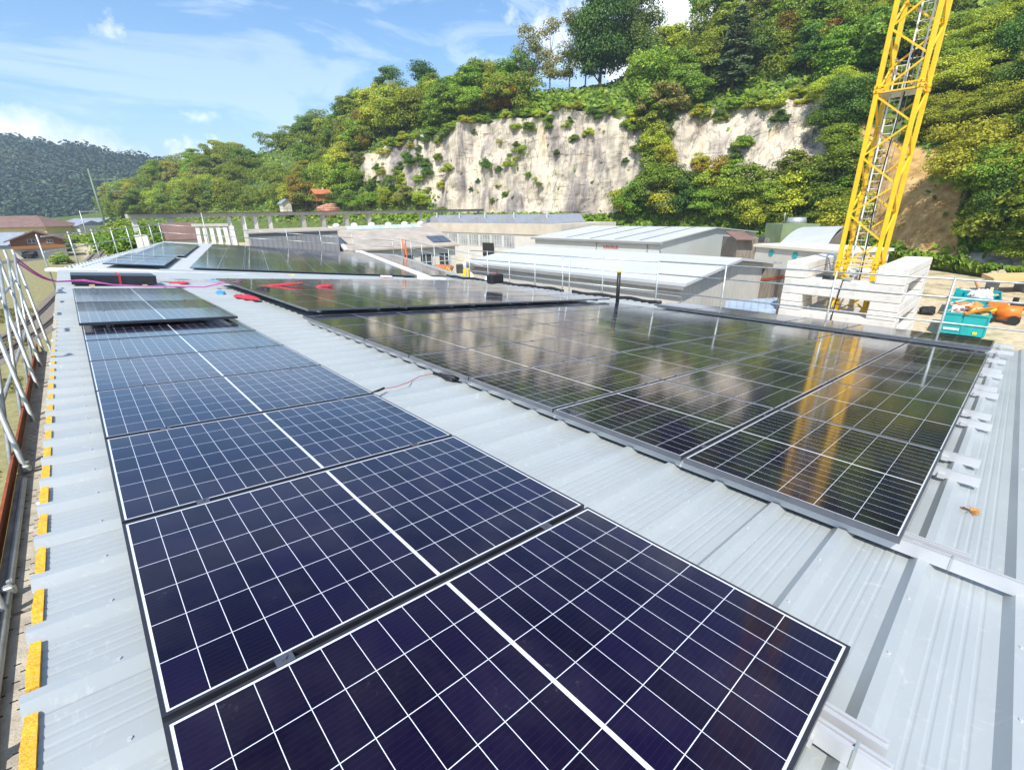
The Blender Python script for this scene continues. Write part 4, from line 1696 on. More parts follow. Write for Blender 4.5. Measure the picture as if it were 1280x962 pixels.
def window_on(parent, o, ax, az, w, h, nx=2, nz_=2, depth=.06, out=(-1, 0, 0), glass=None, frame=None):
    """window flush on a wall: o = lower corner, ax = unit along wall, az = up; frame with bars and a pane as sub-part"""
    o, ax, az, out = Vector(o), Vector(ax), Vector(az), Vector(out)
    f = MB()
    b = .07
    f.obox(o + out * .003, ax * w, az * b, out * depth)
    f.obox(o + out * .003 + az * (h - b), ax * w, az * b, out * depth)
    for i in range(nx + 1):
        f.obox(o + out * .003 + ax * ((w - b) * i / nx) + az * b, ax * b, az * (h - 2 * b), out * depth)
    for j in range(1, nz_):
        for i in range(nx):
            f.obox(o + out * .005 + ax * ((w - b) * i / nx + b) + az * (h * j / nz_), ax * ((w - b) / nx - b), az * .05, out * (depth - .01))
    fo = f.build('window', frame or M_FRAMEW, parent)
    g_ = MB()
    g_.obox(o + out * .004 + ax * .02 + az * .02, ax * (w - .04), az * (h - .04), out * .02)
    po = g_.build('pane', glass or M_GLASSW, fo)
    return fo


# (a) shed with the wide white roof
bn = gable('storage_shed', 'low shed with wide white sheet roof and pale walls beyond the panels', 21.1, 32.6, 11.0, 27.2, 0, 4.56, 5.22, 'y', M_LWALL, M_WROOF, .35, .14)
sd = MB()
for i in range(100):
    y = 11.2 + i * .16
    sd.box(21.085, 21.097, y, y + .05, 0, 4.4)
sd.build('wall_rib', M_LWALL, bn)
sd = MB()
i = 0
while 21.3 + i * .45 < 32.5:
    x = 21.3 + i * .45
    sd.box(x, x + .05, 10.985, 10.997, 0, 4.52 + .65 * (1 - abs(x - 26.85) / 5.75))
    i += 1
sd.build('wall_rib', M_LWALL, bn)
sd = MB()
sd.box(21.02, 21.055, 17.0, 20.4, 2.3, 2.72)
sd.build('window', M_DARKIN, bn)
sd = MB()
sd.box(20.68, 20.745, 10.7, 27.5, 4.36, 4.50)
sd.build('gutter', M_GREYCLAD, bn)

# (b) white warehouse behind it
x0, y0 = 47.0, 27.6
wh = gable('warehouse', 'large white clad warehouse with dark seams on its flat pitched roof', 47.0, 72.5, 27.6, 46.5, -.2, 4.5, 5.5, 'y', M_WARE, M_WROOF, .3, .12)
sm = MB()
slp = (5.5 - 4.5) / (72.5 - 47) * 2
for y in (30.0, 33.4, 37, 40.8):
    sm.obox((47, y, 4.63), (12.7, 0, 12.7 * slp), (0, .16, 0), (0, 0, .05))
sm.build('roof_seam', M_GREYCLAD, wh)
sm = MB()
sm.box(46.60, 46.72, 27.0, 47, 4.30, 4.52)
sm.build('gutter', M_GREYCLAD, wh)
sm = MB()
for y in (36.0, 29.0):
    sm.box(46.94, 46.997, y, y + .12, 0, 4.2)
sm.build('down_pipe', M_GREYCLAD, wh)
# short line of red lettering on the wall, too far off to spell
sm = MB()
yy = 35.0
for i in range(6):
    wv = .26
    sm.box(46.95, 46.997, yy - wv, yy, 3.62, 3.70)
    sm.box(46.95, 46.997, yy - .07, yy, 3.70, 3.92)
    if i % 2:
        sm.box(46.95, 46.997, yy - wv, yy - .07, 3.84, 3.92)
    yy -= .36
sm.build('lettering', M_REDTX, wh)

# (c) long beige works building with saw-tooth skylights
cx_ = 53.0
wk = thing('works_building', 'long beige works building with a row of saw-tooth skylights on its roof', 'building', loc=(58, 66, 0))
mb = MB()
mb.box(53.0, 66, 47.2, 88, -.2, 4.45)
mb.build('wall', M_LWALL, wk)
mb = MB()
mb.box(52.85, 66.1, 47.0, 88.2, 4.45, 6.0)
mb.build('roof_band', M_BEIGE, wk)
for i in range(8):
    ya = 57.0 + i * 3.1
    if i < 5 or True:
        window_on(wk, (52.995, ya, 2.35), (0, 1, 0), (0, 0, 1), 2.7, 1.9, 4, 2, glass=M_PALEGL)
mb = MB()
mb.box(52.90, 52.994, 62.2, 65.2, .2, 2.9)
mb.build('door', M_DARKIN, wk)
mb = MB()
mb.box(52.90, 52.994, 82.5, 85.6, .2, 4.0)
mb.build('door', M_WOOD2, wk)
for i in range(5):
    ya = 50.5 + i * 7.4
    mb = MB()
    mb.prism([(54.2, ya, 6.01), (63, ya, 6.01), (63, ya + 6.6, 6.01), (54.2, ya + 6.6, 6.01)], (0, 0, .05))
    mb.prism([(54.4, ya + .05, 6.06), (54.4, ya + 1.4, 7.35), (54.4, ya + 1.55, 7.35), (54.4, ya + 6.5, 6.06)], (8.4, 0, 0))
    so_ = mb.build('skylight', M_SAWT, wk)
    mb = MB()
    for k in range(7):
        mb.obox((54.5 + k * 1.3, ya + 1.6, 7.36), (.08, 0, 0), (0, 4.85, -1.26), (0, 0, .06))
    mb.build('glazing_bar', M_GALV, so_)
    mb = MB()
    mb.tube((54.6, ya + 1.0, 6.1), (54.6, ya + 1.0, 7.8), .16, 10)
    mb.build('vent', M_ALU, wk)

# (d) old workshop with the fibre cement roof, parallel to the far hall
UB = Vector((math.cos(_a), -math.sin(_a), 0))
VBh = Vector((math.sin(_a), math.cos(_a), 0))
A0 = at(433, 312, 38.2)
A0.z = 0
EZ, RZ = 5.25, 6.8
wl = 9.3
ws = thing('workshop', 'old workshop with a mottled grey brown roof, roof lights and a pale wall', 'building', loc=A0)


def D(a, b, z):
    return A0 + UB * a + VBh * b + Vector((0, 0, z))


mb = MB()
mb.prism([D(0, .3, 0), D(0, .3, EZ - .1), D(0, 7.5, RZ - .1), D(0, 14, EZ - .2), D(0, 14, 0)], UB * wl)
mb.build('wall', M_CREAM, ws)
mb = MB()
mb.prism([D(-.2, -.15, EZ - .1), D(-.2, 7.5, RZ), D(-.2, 7.5, RZ + .12), D(-.2, -.15, EZ + .02)], UB * (wl + .45))
mb.prism([D(-.2, 7.5, RZ), D(-.2, 14.4, EZ - .2), D(-.2, 14.4, EZ - .08), D(-.2, 7.5, RZ + .12)], UB * (wl + .45))
ro = mb.build('roof', M_ASB, ws)
mb = MB()
sv = Vector((0, 0, RZ - EZ + .1)) + VBh * 7.65
o_ = D(-.2, -.15, EZ + .02)
nrm = UB.cross(sv).normalized()
for k in range(9):
    mb.obox(o_ + UB * (1.5 + k * .78) + sv * .80 + nrm * .02, UB * .72, sv * .17, nrm * .02)
mb.build('roof_light', M_SKYGL, ro)
mb = MB()
for k in range(2):
    mb.obox(o_ + UB * (7.7 + .85 * k) + sv * .12 + nrm * .02, UB * .8, sv * .26, nrm * .05)
mb.build('roof_window', M_GLASSW, ro)
mb = MB()
mb.obox(o_ + UB * .02 + nrm * .02, UB * .3, sv * .98, nrm * .05)
mb.build('verge_board', M_FRAMEW, ro)
for k in range(6):
    mb = MB()
    c = D(.6 + 1.6 * k, 7.5, RZ + .1)
    mb.blob(c + Vector((0, 0, .05)), (.35, .3, .22), k, 10, 6, .1)
    mb.build('ridge_vent', M_WHITEP, ws, True)
for (a, w_) in ((4.2, 1.3), (6.0, 1.1), (7.7, 1.1)):
    window_on(ws, D(a, .297, 3.2), UB, (0, 0, 1), w_, 1.45, 2, 2, out=-VBh)
# grey clad annex
gx = thing('annex', 'dark grey clad annex left of the old workshop', 'building', loc=D(-6, 2, 0))
mb = MB()
mb.obox(D(-6.6, 1.2, 0), UB * 6.3, VBh * 9, Vector((0, 0, 6.72)))
mb.build('wall', M_GREYCLAD, gx)
mb = MB()
for k in range(18):
    mb.obox(D(-6.5 + k * .34, 1.17, .1), UB * .04, VBh * .027, Vector((0, 0, 6.5)))
mb.build('wall_rib', M_GREYCLAD, gx)
mb = MB()
mb.obox(D(-6.75, 1.05, 6.722), UB * 6.6, VBh * 9.3, Vector((0, 0, .1)))
mb.build('roof', M_ASB, gx)
window_on(gx, D(-5.9, 1.165, 4.6), UB, (0, 0, 1), .55, .8, 1, 1, out=-VBh)
window_on(gx, D(-1.6, 1.165, 4.2), UB, (0, 0, 1), 1.1, .7, 3, 1, out=-VBh)
# orange barrier frame on the far roof edge
t = thing('barrier', 'orange barrier frame with crossed bars on the roof edge before the workshop', 'barrier', loc=WB(15.3, 12.5, 0))
mb = MB()
for du in (0, .75):
    c = WB(15.2, 12.0 + du, 0)
    mb.tube(c, c + zup * 1.3, .03, 8)
mb.build('post', M_ORANGE, t)
mb = MB()
c, c2 = WB(15.2, 12.0, 0), WB(15.2, 12.75, 0)
mb.tube(c + zup * .2, c2 + zup * 1.2, .022, 6)
mb.tube(c + zup * 1.2, c2 + zup * .2, .022, 6)
mb.tube(c + zup * 1.25, c2 + zup * 1.25, .025, 6)
mb.build('cross_bar', M_ORANGE, t)

# clutter before the works: a yellow machine, a red tarp and white covers
c = at(577, 337, 32)
zc = c.z + .1
t = thing('mini_digger', 'small yellow digger parked in front of the white roofed shed', 'digger', loc=(c.x, c.y, 0))
c.z = 0
e1, e2 = Vector((.74, -.67, 0)), Vector((.67, .74, 0))
mb = MB()
mb.obox(c + e1 * -.5 + Vector((0, 0, zc - .75)), e1 * .95, e2 * .8, Vector((0, 0, .4)))
mb.obox(c + e1 * .1 + Vector((0, 0, zc - .347)), e1 * .36, e2 * .7, Vector((0, 0, .26)))
mb.build('body', M_YELP, t)
mb = MB()
mb.obox(c + e1 * -.36 + Vector((0, 0, zc - .346)), e1 * .42, e2 * .6, Vector((0, 0, .58)))
mb.build('cab', M_GLASSW, t)
mb = MB()
mb.path([c + e1 * -.5 + Vector((0, 0, zc - .5)), c + e1 * -.95 + Vector((0, 0, zc + .05)), c + e1 * -1.3 + Vector((0, 0, zc - .5))], .06, 6)
mb.build('arm', M_YELP, t)
mb = MB()
for s_ in (0, .6):
    mb.obox(c + e1 * -.6 + e2 * s_, e1 * 1.2, e2 * .2, Vector((0, 0, zc - .77)))
mb.build('track', M_RUBBER, t)
mb = MB()
q = at(553, 331, 34)
mb.blob((q.x, q.y, q.z - .3), (.9, .7, .32), 4, 14, 8, .3)
mb.tube((q.x, q.y, 0), (q.x, q.y, q.z - .3), .6, 10, .7)
single(mb, 'covered_pile', M_TILE, 'pile covered with a dull red tarp beside the yellow digger', 'tarp', None, True)
mb = MB()
q = at(590, 322, 35)
mb.blob((q.x, q.y, q.z - .5), (.8, .7, .4), 6, 20, 12, .4)
mb.tube((q.x, q.y, 0), (q.x, q.y, q.z - .5), .6, 10, .65)
single(mb, 'covered_pile', M_WHITEP, 'pile under white sheeting between the digger and the works', 'tarp', None, True)

# right of the sheds
fl = thing('flat_shed', 'low flat roofed pale hut with two teal spots, between the sheds and the crane', 'hut', loc=(44, 23, 0))
pA, pB = at(944, 316, 44), at(1050, 322, 36)
z_f = pA.z + .55
mb = MB()
dirv = Vector((pB.x - pA.x, pB.y - pA.y, 0))
nv = Vector((-dirv.y, dirv.x, 0)).normalized()
if nv.dot(FH) < 0:
    nv = -nv
mb.obox(Vector((pA.x, pA.y, 0)), dirv, nv * 5, Vector((0, 0, z_f)))
mb.build('wall', M_LWALL, fl)
mb = MB()
mb.obox(Vector((pA.x, pA.y, z_f + .003)) - dirv * .02 - nv * .2, dirv * 1.04, nv * 5.4, Vector((0, 0, .22)))
mb.build('roof', M_CREAM, fl)
for f_ in (.22, .52):
    mb = MB()
    q = Vector((pA.x, pA.y, z_f - .42)) + dirv * f_ - nv * .003
    mb.tube(q, q - nv * .04, .27, 14)
    mb.build('lamp', M_TEAL, fl)

pc = at(968, 304, 52)
gb = thing('curved_barn', 'barn with a curved pale sheet roof sloping towards the yard, beside the crane tower', 'barn', loc=(pc.x, pc.y, 0))
a0, a1 = at(975, 305, 50), at(1035, 306, 44)
b0, b1 = at(1005, 285, 58), at(1055, 284, 50)
mb = MB()
prof0 = [a0.lerp(b0, f) + Vector((0, 0, .35 * math.sin(f * math.pi))) for f in np.linspace(0, 1, 9)]
prof1 = [a1.lerp(b1, f) + Vector((0, 0, .35 * math.sin(f * math.pi))) for f in np.linspace(0, 1, 9)]
n9 = 9
mb.v = [tuple(p) for p in prof0 + prof1 + [p + Vector((0, 0, .12)) for p in prof0] + [p + Vector((0, 0, .12)) for p in prof1]]
mb.f = [(i, i + 1, n9 + i + 1, n9 + i) for i in range(8)] + [(18 + i, 27 + i, 28 + i, 19 + i) for i in range(8)]
mb.f += [(0, 9, 27, 18), (8, 26, 35, 17)] + [(i, 18 + i, 19 + i, i + 1) for i in range(8)] + [(9 + i, 10 + i, 28 + i, 27 + i) for i in range(8)]
mb.build('roof', M_WROOF, gb)
mb = MB()
w_ = [a0 + Vector((.3, .3, 0)), a1 + Vector((.2, .3, 0)), b1 - Vector((.2, .2, .1)), b0 - Vector((0, .2, .1))]
mb.v = [(p.x, p.y, -.1) for p in w_] + [(p.x, p.y, p.z - .06) for p in w_]
mb.f = [(0, 1, 5, 4), (1, 2, 6, 5), (2, 3, 7, 6), (3, 0, 4, 7), (4, 5, 6, 7)]
mb.build('wall', M_WOOD, gb)
gr = thing('green_container', 'weathered green walled hut behind the curved barn, water tank on top', 'hut', loc=at(1000, 300, 62))
q0, q1 = at(976, 296, 60), at(1022, 296, 58)
mb = MB()
dv = Vector((q1.x - q0.x, q1.y - q0.y, 0))
mb.obox(Vector((q0.x, q0.y, 0)), dv, Vector((FH.x, FH.y, 0)) * 4, Vector((0, 0, at(976, 280, 60).z)))
mb.build('wall', M_GREENW, gr)
q = at(1004, 280, 60)
mb = MB()
mb.tube(q + Vector((0, 0, -.1)) + FH * 1.5, q + Vector((0, 0, .75)) + FH * 1.5, 1.2, 16, 1.0)
mb.build('water_tank', M_GALV, gr, True)
mb = MB()
q = at(980, 280, 60)
mb.tube(q, q + Vector((-.25, 0, 1.3)), .05, 6)
mb.build('flue', M_GALV, gr, True)
dh = thing('grey_shed', 'small grey shed with a brown lean-to roof behind the white roofed shed', 'shed', loc=at(942, 305, 55))
q0, q1 = at(922, 305, 54), at(962, 305, 52)
dv = Vector((q1.x - q0.x, q1.y - q0.y, 0))
mb = MB()
mb.obox(Vector((q0.x, q0.y, 0)), dv, FH * 4, Vector((0, 0, at(940, 297, 54).z)))
mb.build('wall', M_WOOD, dh)
mb = MB()
q = at(920, 300, 53.4)
mb.obox(q, dv * .62, FH * 3 + Vector((0, 0, .7)), Vector((0, 0, .12)))
mb.build('roof', M_BROWNT, dh)
mb = MB()
q = at(948, 303, 51.9)
mb.obox(q, dv * .18, FH * .1, Vector((0, 0, .7)))
mb.build('window', M_GLASSW, dh)
# timber fence of weathered boards and a blue sheet beside it
wf = thing('board_fence', 'tall weathered timber board wall between the white shed and the ballast', 'fence', loc=(27.5, 9.5, 0))
q0, q1 = at(949, 345, 29), at(990, 345, 27.5)
dv = Vector((q1.x - q0.x, q1.y - q0.y, 0))
for k in range(14):
    mb = MB()
    f = k / 14
    zt_ = at(950, 333, 29).z + rng.uniform(-.06, .05)
    p = Vector((q0.x, q0.y, 0)) + dv * f
    mb.obox(p, dv * (.92 / 14), FH * (.05 + .02 * (k % 2)), Vector((0, 0, zt_)))
    mb.build('board', M_WOOD, wf)
mb = MB()
mb.obox(Vector((q0.x, q0.y, at(950, 352, 29).z)) - FH * .06, dv + Vector((0, 0, .5)), FH * .05, Vector((0, 0, .16)))
mb.build('cross_bar', M_RUST, wf)
bl = MB()
bv = [at(908, 376, 22), at(972, 372, 23), at(970, 388, 20.5), at(905, 391, 19.5)]
zb = [p.z for p in bv]
tr_ = thing('trailer', 'trailer under a pale blue ribbed tarpaulin beside the white shed', 'trailer', loc=(bv[0].x, bv[0].y, 0))
dx = (bv[1] - bv[0])
mb = MB()
mb.prism([bv[3], bv[2], bv[1], bv[0]], (0, 0, -1.2))
mb.build('tarpaulin', M_WIN_BLUE, tr_)
mb = MB()
for k in range(7):
    f = (k + .5) / 7
    mb.tube(bv[3].lerp(bv[2], f) + zup * .012, bv[0].lerp(bv[1], f) + zup * .012, .03, 6)
mb.build('rib', M_WIN_BLUE, tr_)
mb = MB()
for (a, b) in ((bv[0], bv[3]), (bv[1], bv[2])):
    m_ = (a + b) / 2
    s_ = (bv[0] - bv[1]).normalized()
    mb.tube((m_.x, m_.y, .45), Vector((m_.x, m_.y, .45)) + s_ * .25, .45, 16)
mb.build('wheel', M_RUBBER, tr_)
mb = MB()
c_ = sum(bv, Vector()) / 4
mb.box(c_.x - .12, c_.x + .12, c_.y - 2, c_.y + 2, .7, c_.z - 1.22)
mb.build('chassis', M_RAIL, tr_)


# ------------------------------------------------------------------ skips, machine, planks on the yard
def skip(name, label, o, ax, L_, ay, Wd, Hh, m):
    """open waste skip with sloping ends, ribs and rolled rim"""
    o, ax, ay = Vector(o), Vector(ax).normalized(), Vector(ay).normalized()
    t = thing(name, label, 'skip', loc=o)
    P = lambda a, b, z: o + ax * a + ay * b + zup * z
    ins = .03
    prof = [(0, Hh), (.02, .15), (L_ - ins, .15), (L_, Hh)]
    th = .06
    mb = MB()
    for b in (0, Wd - th):
        mb.prism([P(a, b, z) for a, z in prof], ay * th)
    for (a0_, z0_, a1_, z1_) in ((0, Hh, .02, .15), (.02, .15, L_ - ins, .15), (L_ - ins, .15, L_, Hh)):
        d_ = Vector((a1_ - a0_, 0, z1_ - z0_)).normalized()
        nn = ax * (-d_.z) + zup * d_.x
        mb.prism([P(a0_, th, z0_), P(a1_, th, z1_), P(a1_, th, z1_) + nn * th, P(a0_, th, z0_) + nn * th], ay * (Wd - 2 * th))
    mb.build('body', m, t)
    for b in (-.05, Wd + .003):
        mb = MB()
        mb.obox(P(-.04, b, Hh - .1), ax * (L_ + .08), ay * .047, zup * .12)
        for f in (.0, .47, .955):
            mb.obox(P(L_ * f, b, .2), ax * .09, ay * .045, zup * (Hh - .302))
        mb.obox(P(.1, b - .004 if b < 0 else b, .78), ax * (L_ - .2), ay * .04, zup * .07)
        mb.obox(P(.1, b, .17), ax * (L_ - ins - .2), ay * .03, zup * .08)
        mb.build('rib', m, t)
    mb = MB()
    for b in (.25, L_ - .4):
        mb.obox(P(b, .2, 0), ax * .15, ay * (Wd - .4), zup * .148)
    mb.build('skid', M_RAIL, t)
    return t, P


sk, SP = skip('skip', 'teal waste skip heaped with timber and rubbish, the nearer of the two', (40.0, 2.98, 0), (.05, -1, 0), 2.2, (1, .05, 0), 4.3, 1.5, M_TEAL)
mb = MB()
mb.obox(SP(.22, -.055, .42), Vector((.05, -1, 0)) * .75, Vector((-1, -.05, 0)) * .006, zup * .13)
mb.build('sign_plate', M_WHITEP, sk)
mb = MB()
mb.obox(SP(1.62, -.055, .28), Vector((.05, -1, 0)) * .2, Vector((-1, -.05, 0)) * .006, zup * .16)
mb.build('sticker', M_YELP, sk)
sk2, SP2 = skip('skip', 'teal skip standing behind the heaped one, partly hidden', (47.3, 3.3, 0), (.05, -1, 0), 2.6, (1, .05, 0), 4.6, 1.5, M_TEAL)
wr = random.Random(8)
WG = 'waste in the teal skips'
for k in range(26):
    P_, L_ = (SP, 2.6) if k < 17 else (SP2, 2.9)
    a = wr.uniform(.4, L_ - .9)
    b = wr.uniform(.3, 3.6)
    z = 1.35 + wr.uniform(0, .5)
    d_ = Vector((wr.uniform(-1, 1), wr.uniform(-1, 1), wr.uniform(-.35, .5))).normalized()
    c = P_(a, b, z)
    l_ = wr.uniform(.6, 1.7)
    mb = MB()
    mb.beam(c - d_ * l_ / 2, c + d_ * l_ / 2, wr.uniform(.07, .2), wr.uniform(.03, .08))
    m_ = wr.choice([M_TIMBER, M_TIMBER, M_WOOD2, M_WOOD, M_ORANGE, M_WHITEP])
    single(mb, 'waste_board', m_, 'scrap board sticking up out of the heaped nearer skip' if k < 17 else 'scrap board in the farther teal skip', 'board', WG if k < 17 else WG + ', farther one')
for k, (P_, a, b, r_, m_, lb) in enumerate(((SP, .55, .9, .34, M_WHITEP, 'white crumpled sheeting at the left end of the nearer skip'), (SP, 1.1, 2.2, .55, M_CARD, 'brown cardboard heap in the middle of the nearer skip'),
                                            (SP2, 1.5, 1.0, .6, M_WHITEP, 'white sack on top of the farther skip'), (SP, 1.6, 1.0, .36, M_TIMBER, 'pale chip heap at the right end of the nearer skip'))):
    c = P_(a, b, 1.4)
    mb = MB()
    mb.blob(c, (r_ * 1.3, r_ * 1.2, r_), 40 + k, 14, 9, .5, 1.8)
    single(mb, 'waste_heap', m_, lb, 'rubbish', None)
mb = MB()
mb.obox(SP(1.25, .5, 1.5), Vector((.25, -.95, .22)) * 1.15, Vector((.95, .25, 0)) * .35, zup * .1)
single(mb, 'plank', M_YELP, 'yellow formwork plank laid on the right rim of the nearer skip', 'plank')
# orange pump trailer
t = thing('pump_trailer', 'orange wheeled pump with a round tank right of the teal skip', 'machine', loc=(42.9, .6, 0))
o = onz(1254, 404, 0)
mb = MB()
mb.tube(o + Vector((.1, .5, .75)), o + Vector((.1, -.7, .75)), .5, 18)
mb.build('tank', M_ORANGE, t, True)
mb = MB()
mb.box(o.x - .25, o.x + .9, o.y + .1, o.y + 1.1, .55, 1.45, .06)
mb.build('engine_cover', M_ORANGE, t)
mb = MB()
for yy in (-.45, .75):
    mb.tube((o.x - .5, o.y + yy, .32), (o.x - .32, o.y + yy, .32), .32, 16)
    mb.tube((o.x + .7, o.y + yy, .32), (o.x + .88, o.y + yy, .32), .32, 16)
mb.build('wheel', M_RUBBER, t)
mb = MB()
mb.tube(o + Vector((.5, -.2, 1.25)), o + Vector((.5, -.2, 1.75)), .16, 10)
mb.box(o.x + .3, o.x + 1.2, o.y - .9, o.y, .95, 1.3, .05)
mb.build('exhaust', M_BLACK, t)
# long timber sheet pile behind
mb = MB()
q0, q1 = onz(1236, 368, 0), onz(1330, 366, 0)
for k in range(3):
    mb.obox(Vector((q0.x, q0.y, 1.1 + .11 * k)) + Vector((.1 * k, 0, 0)), Vector((q1.x - q0.x, q1.y - q0.y, 0)), Vector((2.4, 1.0, .15)), zup * .1)
tb = thing('timber_stack', 'long stack of pale formwork boards on bearers at the right picture edge', 'timber', loc=(q0.x, q0.y, 0))
mb.build('board', M_TIMBER, tb)
mb = MB()
for f in (.1, .5, .9):
    p = Vector((q0.x, q0.y, 0)).lerp(Vector((q1.x, q1.y, 0)), f)
    mb.obox(p, Vector((.2, 0, 0)), Vector((2.2, 1.0, 0)), zup * 1.09)
mb.build('bearer', M_GREYT, tb)
mb = MB()
o = onz(1158, 392, 0)
mb.blob((o.x, o.y, .25), (.75, .5, .35), 3, 14, 8, .4, floor=0)
single(mb, 'rubble_pile', M_RUBBER, 'small dark heap on the sand between ballast and skip', 'heap')
for (px, py, r_, sd_, lb) in ((1262, 338, 2.6, 1, 'large pale boulder at the foot of the slope, right picture edge'), (1222, 336, 1.7, 2, 'brown boulder left of the large one at the slope foot'),
                              (1245, 345, .8, 3, 'small stone between the two boulders')):
    o = onz(px, py + 6, 0)
    mb = MB()
    mb.blob((o.x, o.y, r_ * .5), (r_, r_, r_ * .85), sd_, 22, 14, .55, 1.4)
    single(mb, 'boulder', M_ROCK, lb, 'boulder', None)

# ------------------------------------------------------------------ old crane gantry of concrete behind the halls
G0, G1 = Vector((5.05, 65.7, 8.15)), Vector((50.5, 62.2, 8.15))
G0, G1 = at(158, 270.5, 58), at(603, 263.0, 112)
gt = thing('crane_gantry', 'long old concrete crane runway on slender pillars behind the halls', 'gantry', loc=(G0.x, G0.y, 0))
gd = (G1 - G0)
gl_len = gd.length
gdn = gd.normalized()
gs = Vector((-gdn.y, gdn.x, 0))
mb = MB()
mb.beam(G0, G1, .9, .46)
mb.build('runway_beam', M_CONC2, gt)
mb = MB()
mb.beam(G0 + zup * .27, G1 + zup * .27, 1.3, .05)
mb.build('walkway', M_RAIL, gt)
mb = MB()
for k in range(40):
    p = G0.lerp(G1.lerp(G0, .28), k / 39) + zup * .3 - gs * .6
    mb.tube(p, p + zup * .6, .025, 5)
for h in (.35, .6):
    mb.tube(G0 + zup * (.3 + h) - gs * .6, G1.lerp(G0, .28) + zup * (.3 + h) - gs * .6, .022, 5)
mb.build('railing', M_RAIL, gt)
for px in (167, 213, 286, 304, 319, 337, 379, 404, 433, 461, 526, 553, 568, 598):
    w = ray(px, 276)
    # where the viewing column meets the runway line
    dxy = Vector((w.x, w.y))
    den = dxy.x * gdn.y - dxy.y * gdn.x
    s = ((G0.x) * dxy.y - (G0.y) * dxy.x) / den if abs(den) > 1e-6 else 0
    s = -((-G0.x) * dxy.y - (-G0.y) * dxy.x) / (gdn.x * dxy.y - gdn.y * dxy.x) * -1
    p = G0 + gdn * s
    p2 = p - zup * .232
    mb = MB()
    wd_ = .24 if px < 340 else .30 if px < 470 else .2
    mb.box(p.x - wd_, p.x + wd_, p.y - wd_, p.y + wd_, 0, p2.z)
    mb.build('pillar', M_CONC2 if px > 340 else M_CONC, gt)
# row of leaning pale slabs, shed and screen in front of it
SLG = 'pale concrete slabs standing in a row'
for k in range(6):
    b0 = at(247 + k * 9.2, 306, 44)
    t0 = at(243.5 + k * 8.6, 282.5, 44)
    mb = MB()
    s_ = Vector((.74, -.67, 0))
    b0.z -= 1.5
    lean = (t0 - b0)
    mb.obox(b0, s_ * .36, FH * .2, lean)
    single(mb, 'concrete_slab', M_CONC, ['leftmost', 'second', 'third', 'fourth', 'fifth', 'rightmost'][k] + ' slab in the row of pale slabs behind the far hall', 'slab', SLG)
mb = MB()
mb.beam(at(240, 281.5, 44), at(286, 281, 44), .2, .22)
single(mb, 'cross_beam', M_CONC2, 'pale beam resting across the row of concrete slabs', 'beam')
hs_ = gable('shed', 'small shed with a dark red roof under the gantry', at(228, 300, 60).x - 1.6, at(228, 300, 60).x + 1.6, at(228, 300, 60).y - 1.8, at(228, 300, 60).y + 1.8, 0, 5.6, 7.2, 'x', M_LWALL, M_BROWNT, .3, .12)
mb = MB()
q0, q1 = at(172, 309, 47), at(187, 306, 47)
mb.obox(Vector((q0.x, q0.y, 0)), Vector((q1.x - q0.x, q1.y - q0.y, 0)), FH * .2, zup * at(180, 293.5, 47).z)
single(mb, 'wall_screen', M_CREAM, 'pale upright board screen beside the bushes left of the far hall', 'screen')
mb = MB()
q = at(162, 312, 60)
mb.box(q.x - 1.2, q.x + 1.4, q.y - 1, q.y + 1.2, 0, at(160, 302, 60).z, .1)
single(mb, 'water_tank', M_TEAL, 'blue green box by the path left of the far hall', 'container')
mb = MB()
q = at(352, 296, 45)
mb.blob((q.x - .5, q.y, q.z - .5), (2.2, 1.2, 1.0), 5, 16, 9, .35)
mb.tube((q.x - .5, q.y, 0), (q.x - .5, q.y, q.z), 1.6, 12, 1.3)
single(mb, 'spoil_heap', M_TIMBER, 'yellow sand heap behind the back guard rail of the far hall', 'heap', None, True)

# houses on the slope
q = at(402, 249, 150)
hh = gable('hillside_house', 'wooden hut with an orange tiled roof on the wooded slope', q.x - 2.3, q.x + 2.3, q.y - 2.0, q.y + 2.0, q.z - .6, q.z + 1.5, q.z + 2.6, 'x', M_WOOD2, M_TILE, .5, .2)
mb = MB()
mb.box(q.x + .5, q.x + .9, q.y - .4, q.y, q.z + 2.2, q.z + 3.2)
mb.build('chimney', M_CREAM, hh)
q = at(357, 259, 156)
gable('hillside_house', 'small white house half hidden by trees on the wooded slope', q.x - 1.3, q.x + 1.3, q.y - 1.6, q.y + 1.6, q.z - 1.5, q.z + 1.2, q.z + 2.2, 'y', M_CREAM, M_GREYT, .4, .2)
mb = MB()
q = at(411, 262, 112)
mb.blob((q.x, q.y, q.z), (2.6, 1.8, 1.3), 9, 16, 9, .35)
single(mb, 'brick_heap', M_HEAP, 'heap of red bricks above the gantry, below the wooden hut', 'heap')

# houses in the valley on the left
cq = onz(51, 322, 0)
ch = gable('chalet', 'brown timber gabled house with white ground floor and a balcony', cq.x - 3.9, cq.x + 4.6, cq.y, cq.y + 9, 0, 3.75, 5.5, 'y', M_WOOD3, M_BROWNT, .9, .25)
mb = MB()
mb.box(cq.x - 3.95, cq.x + 4.65, cq.y - .05, cq.y + 9.05, 0, 1.9)
mb.build('ground_floor', M_CREAM, ch)
mb = MB()
mb.box(cq.x - 4.0, cq.x + 4.7, cq.y - 1.0, cq.y - .06, 1.95, 2.6)
mb.build('balcony', M_WOOD2, ch)
for (a, z_, w_, h_) in ((-1.2, 3.05, 1.4, .9), (-2.8, .5, 1.7, 1.0), (1.9, 2.95, 1.0, .8)):
    window_on(ch, (cq.x + a, cq.y - (.0 if z_ > 2 else .05), z_), (1, 0, 0), (0, 0, 1), w_, h_, 2, 1, out=(0, -1, 0))
q = onz(40, 300, 0)
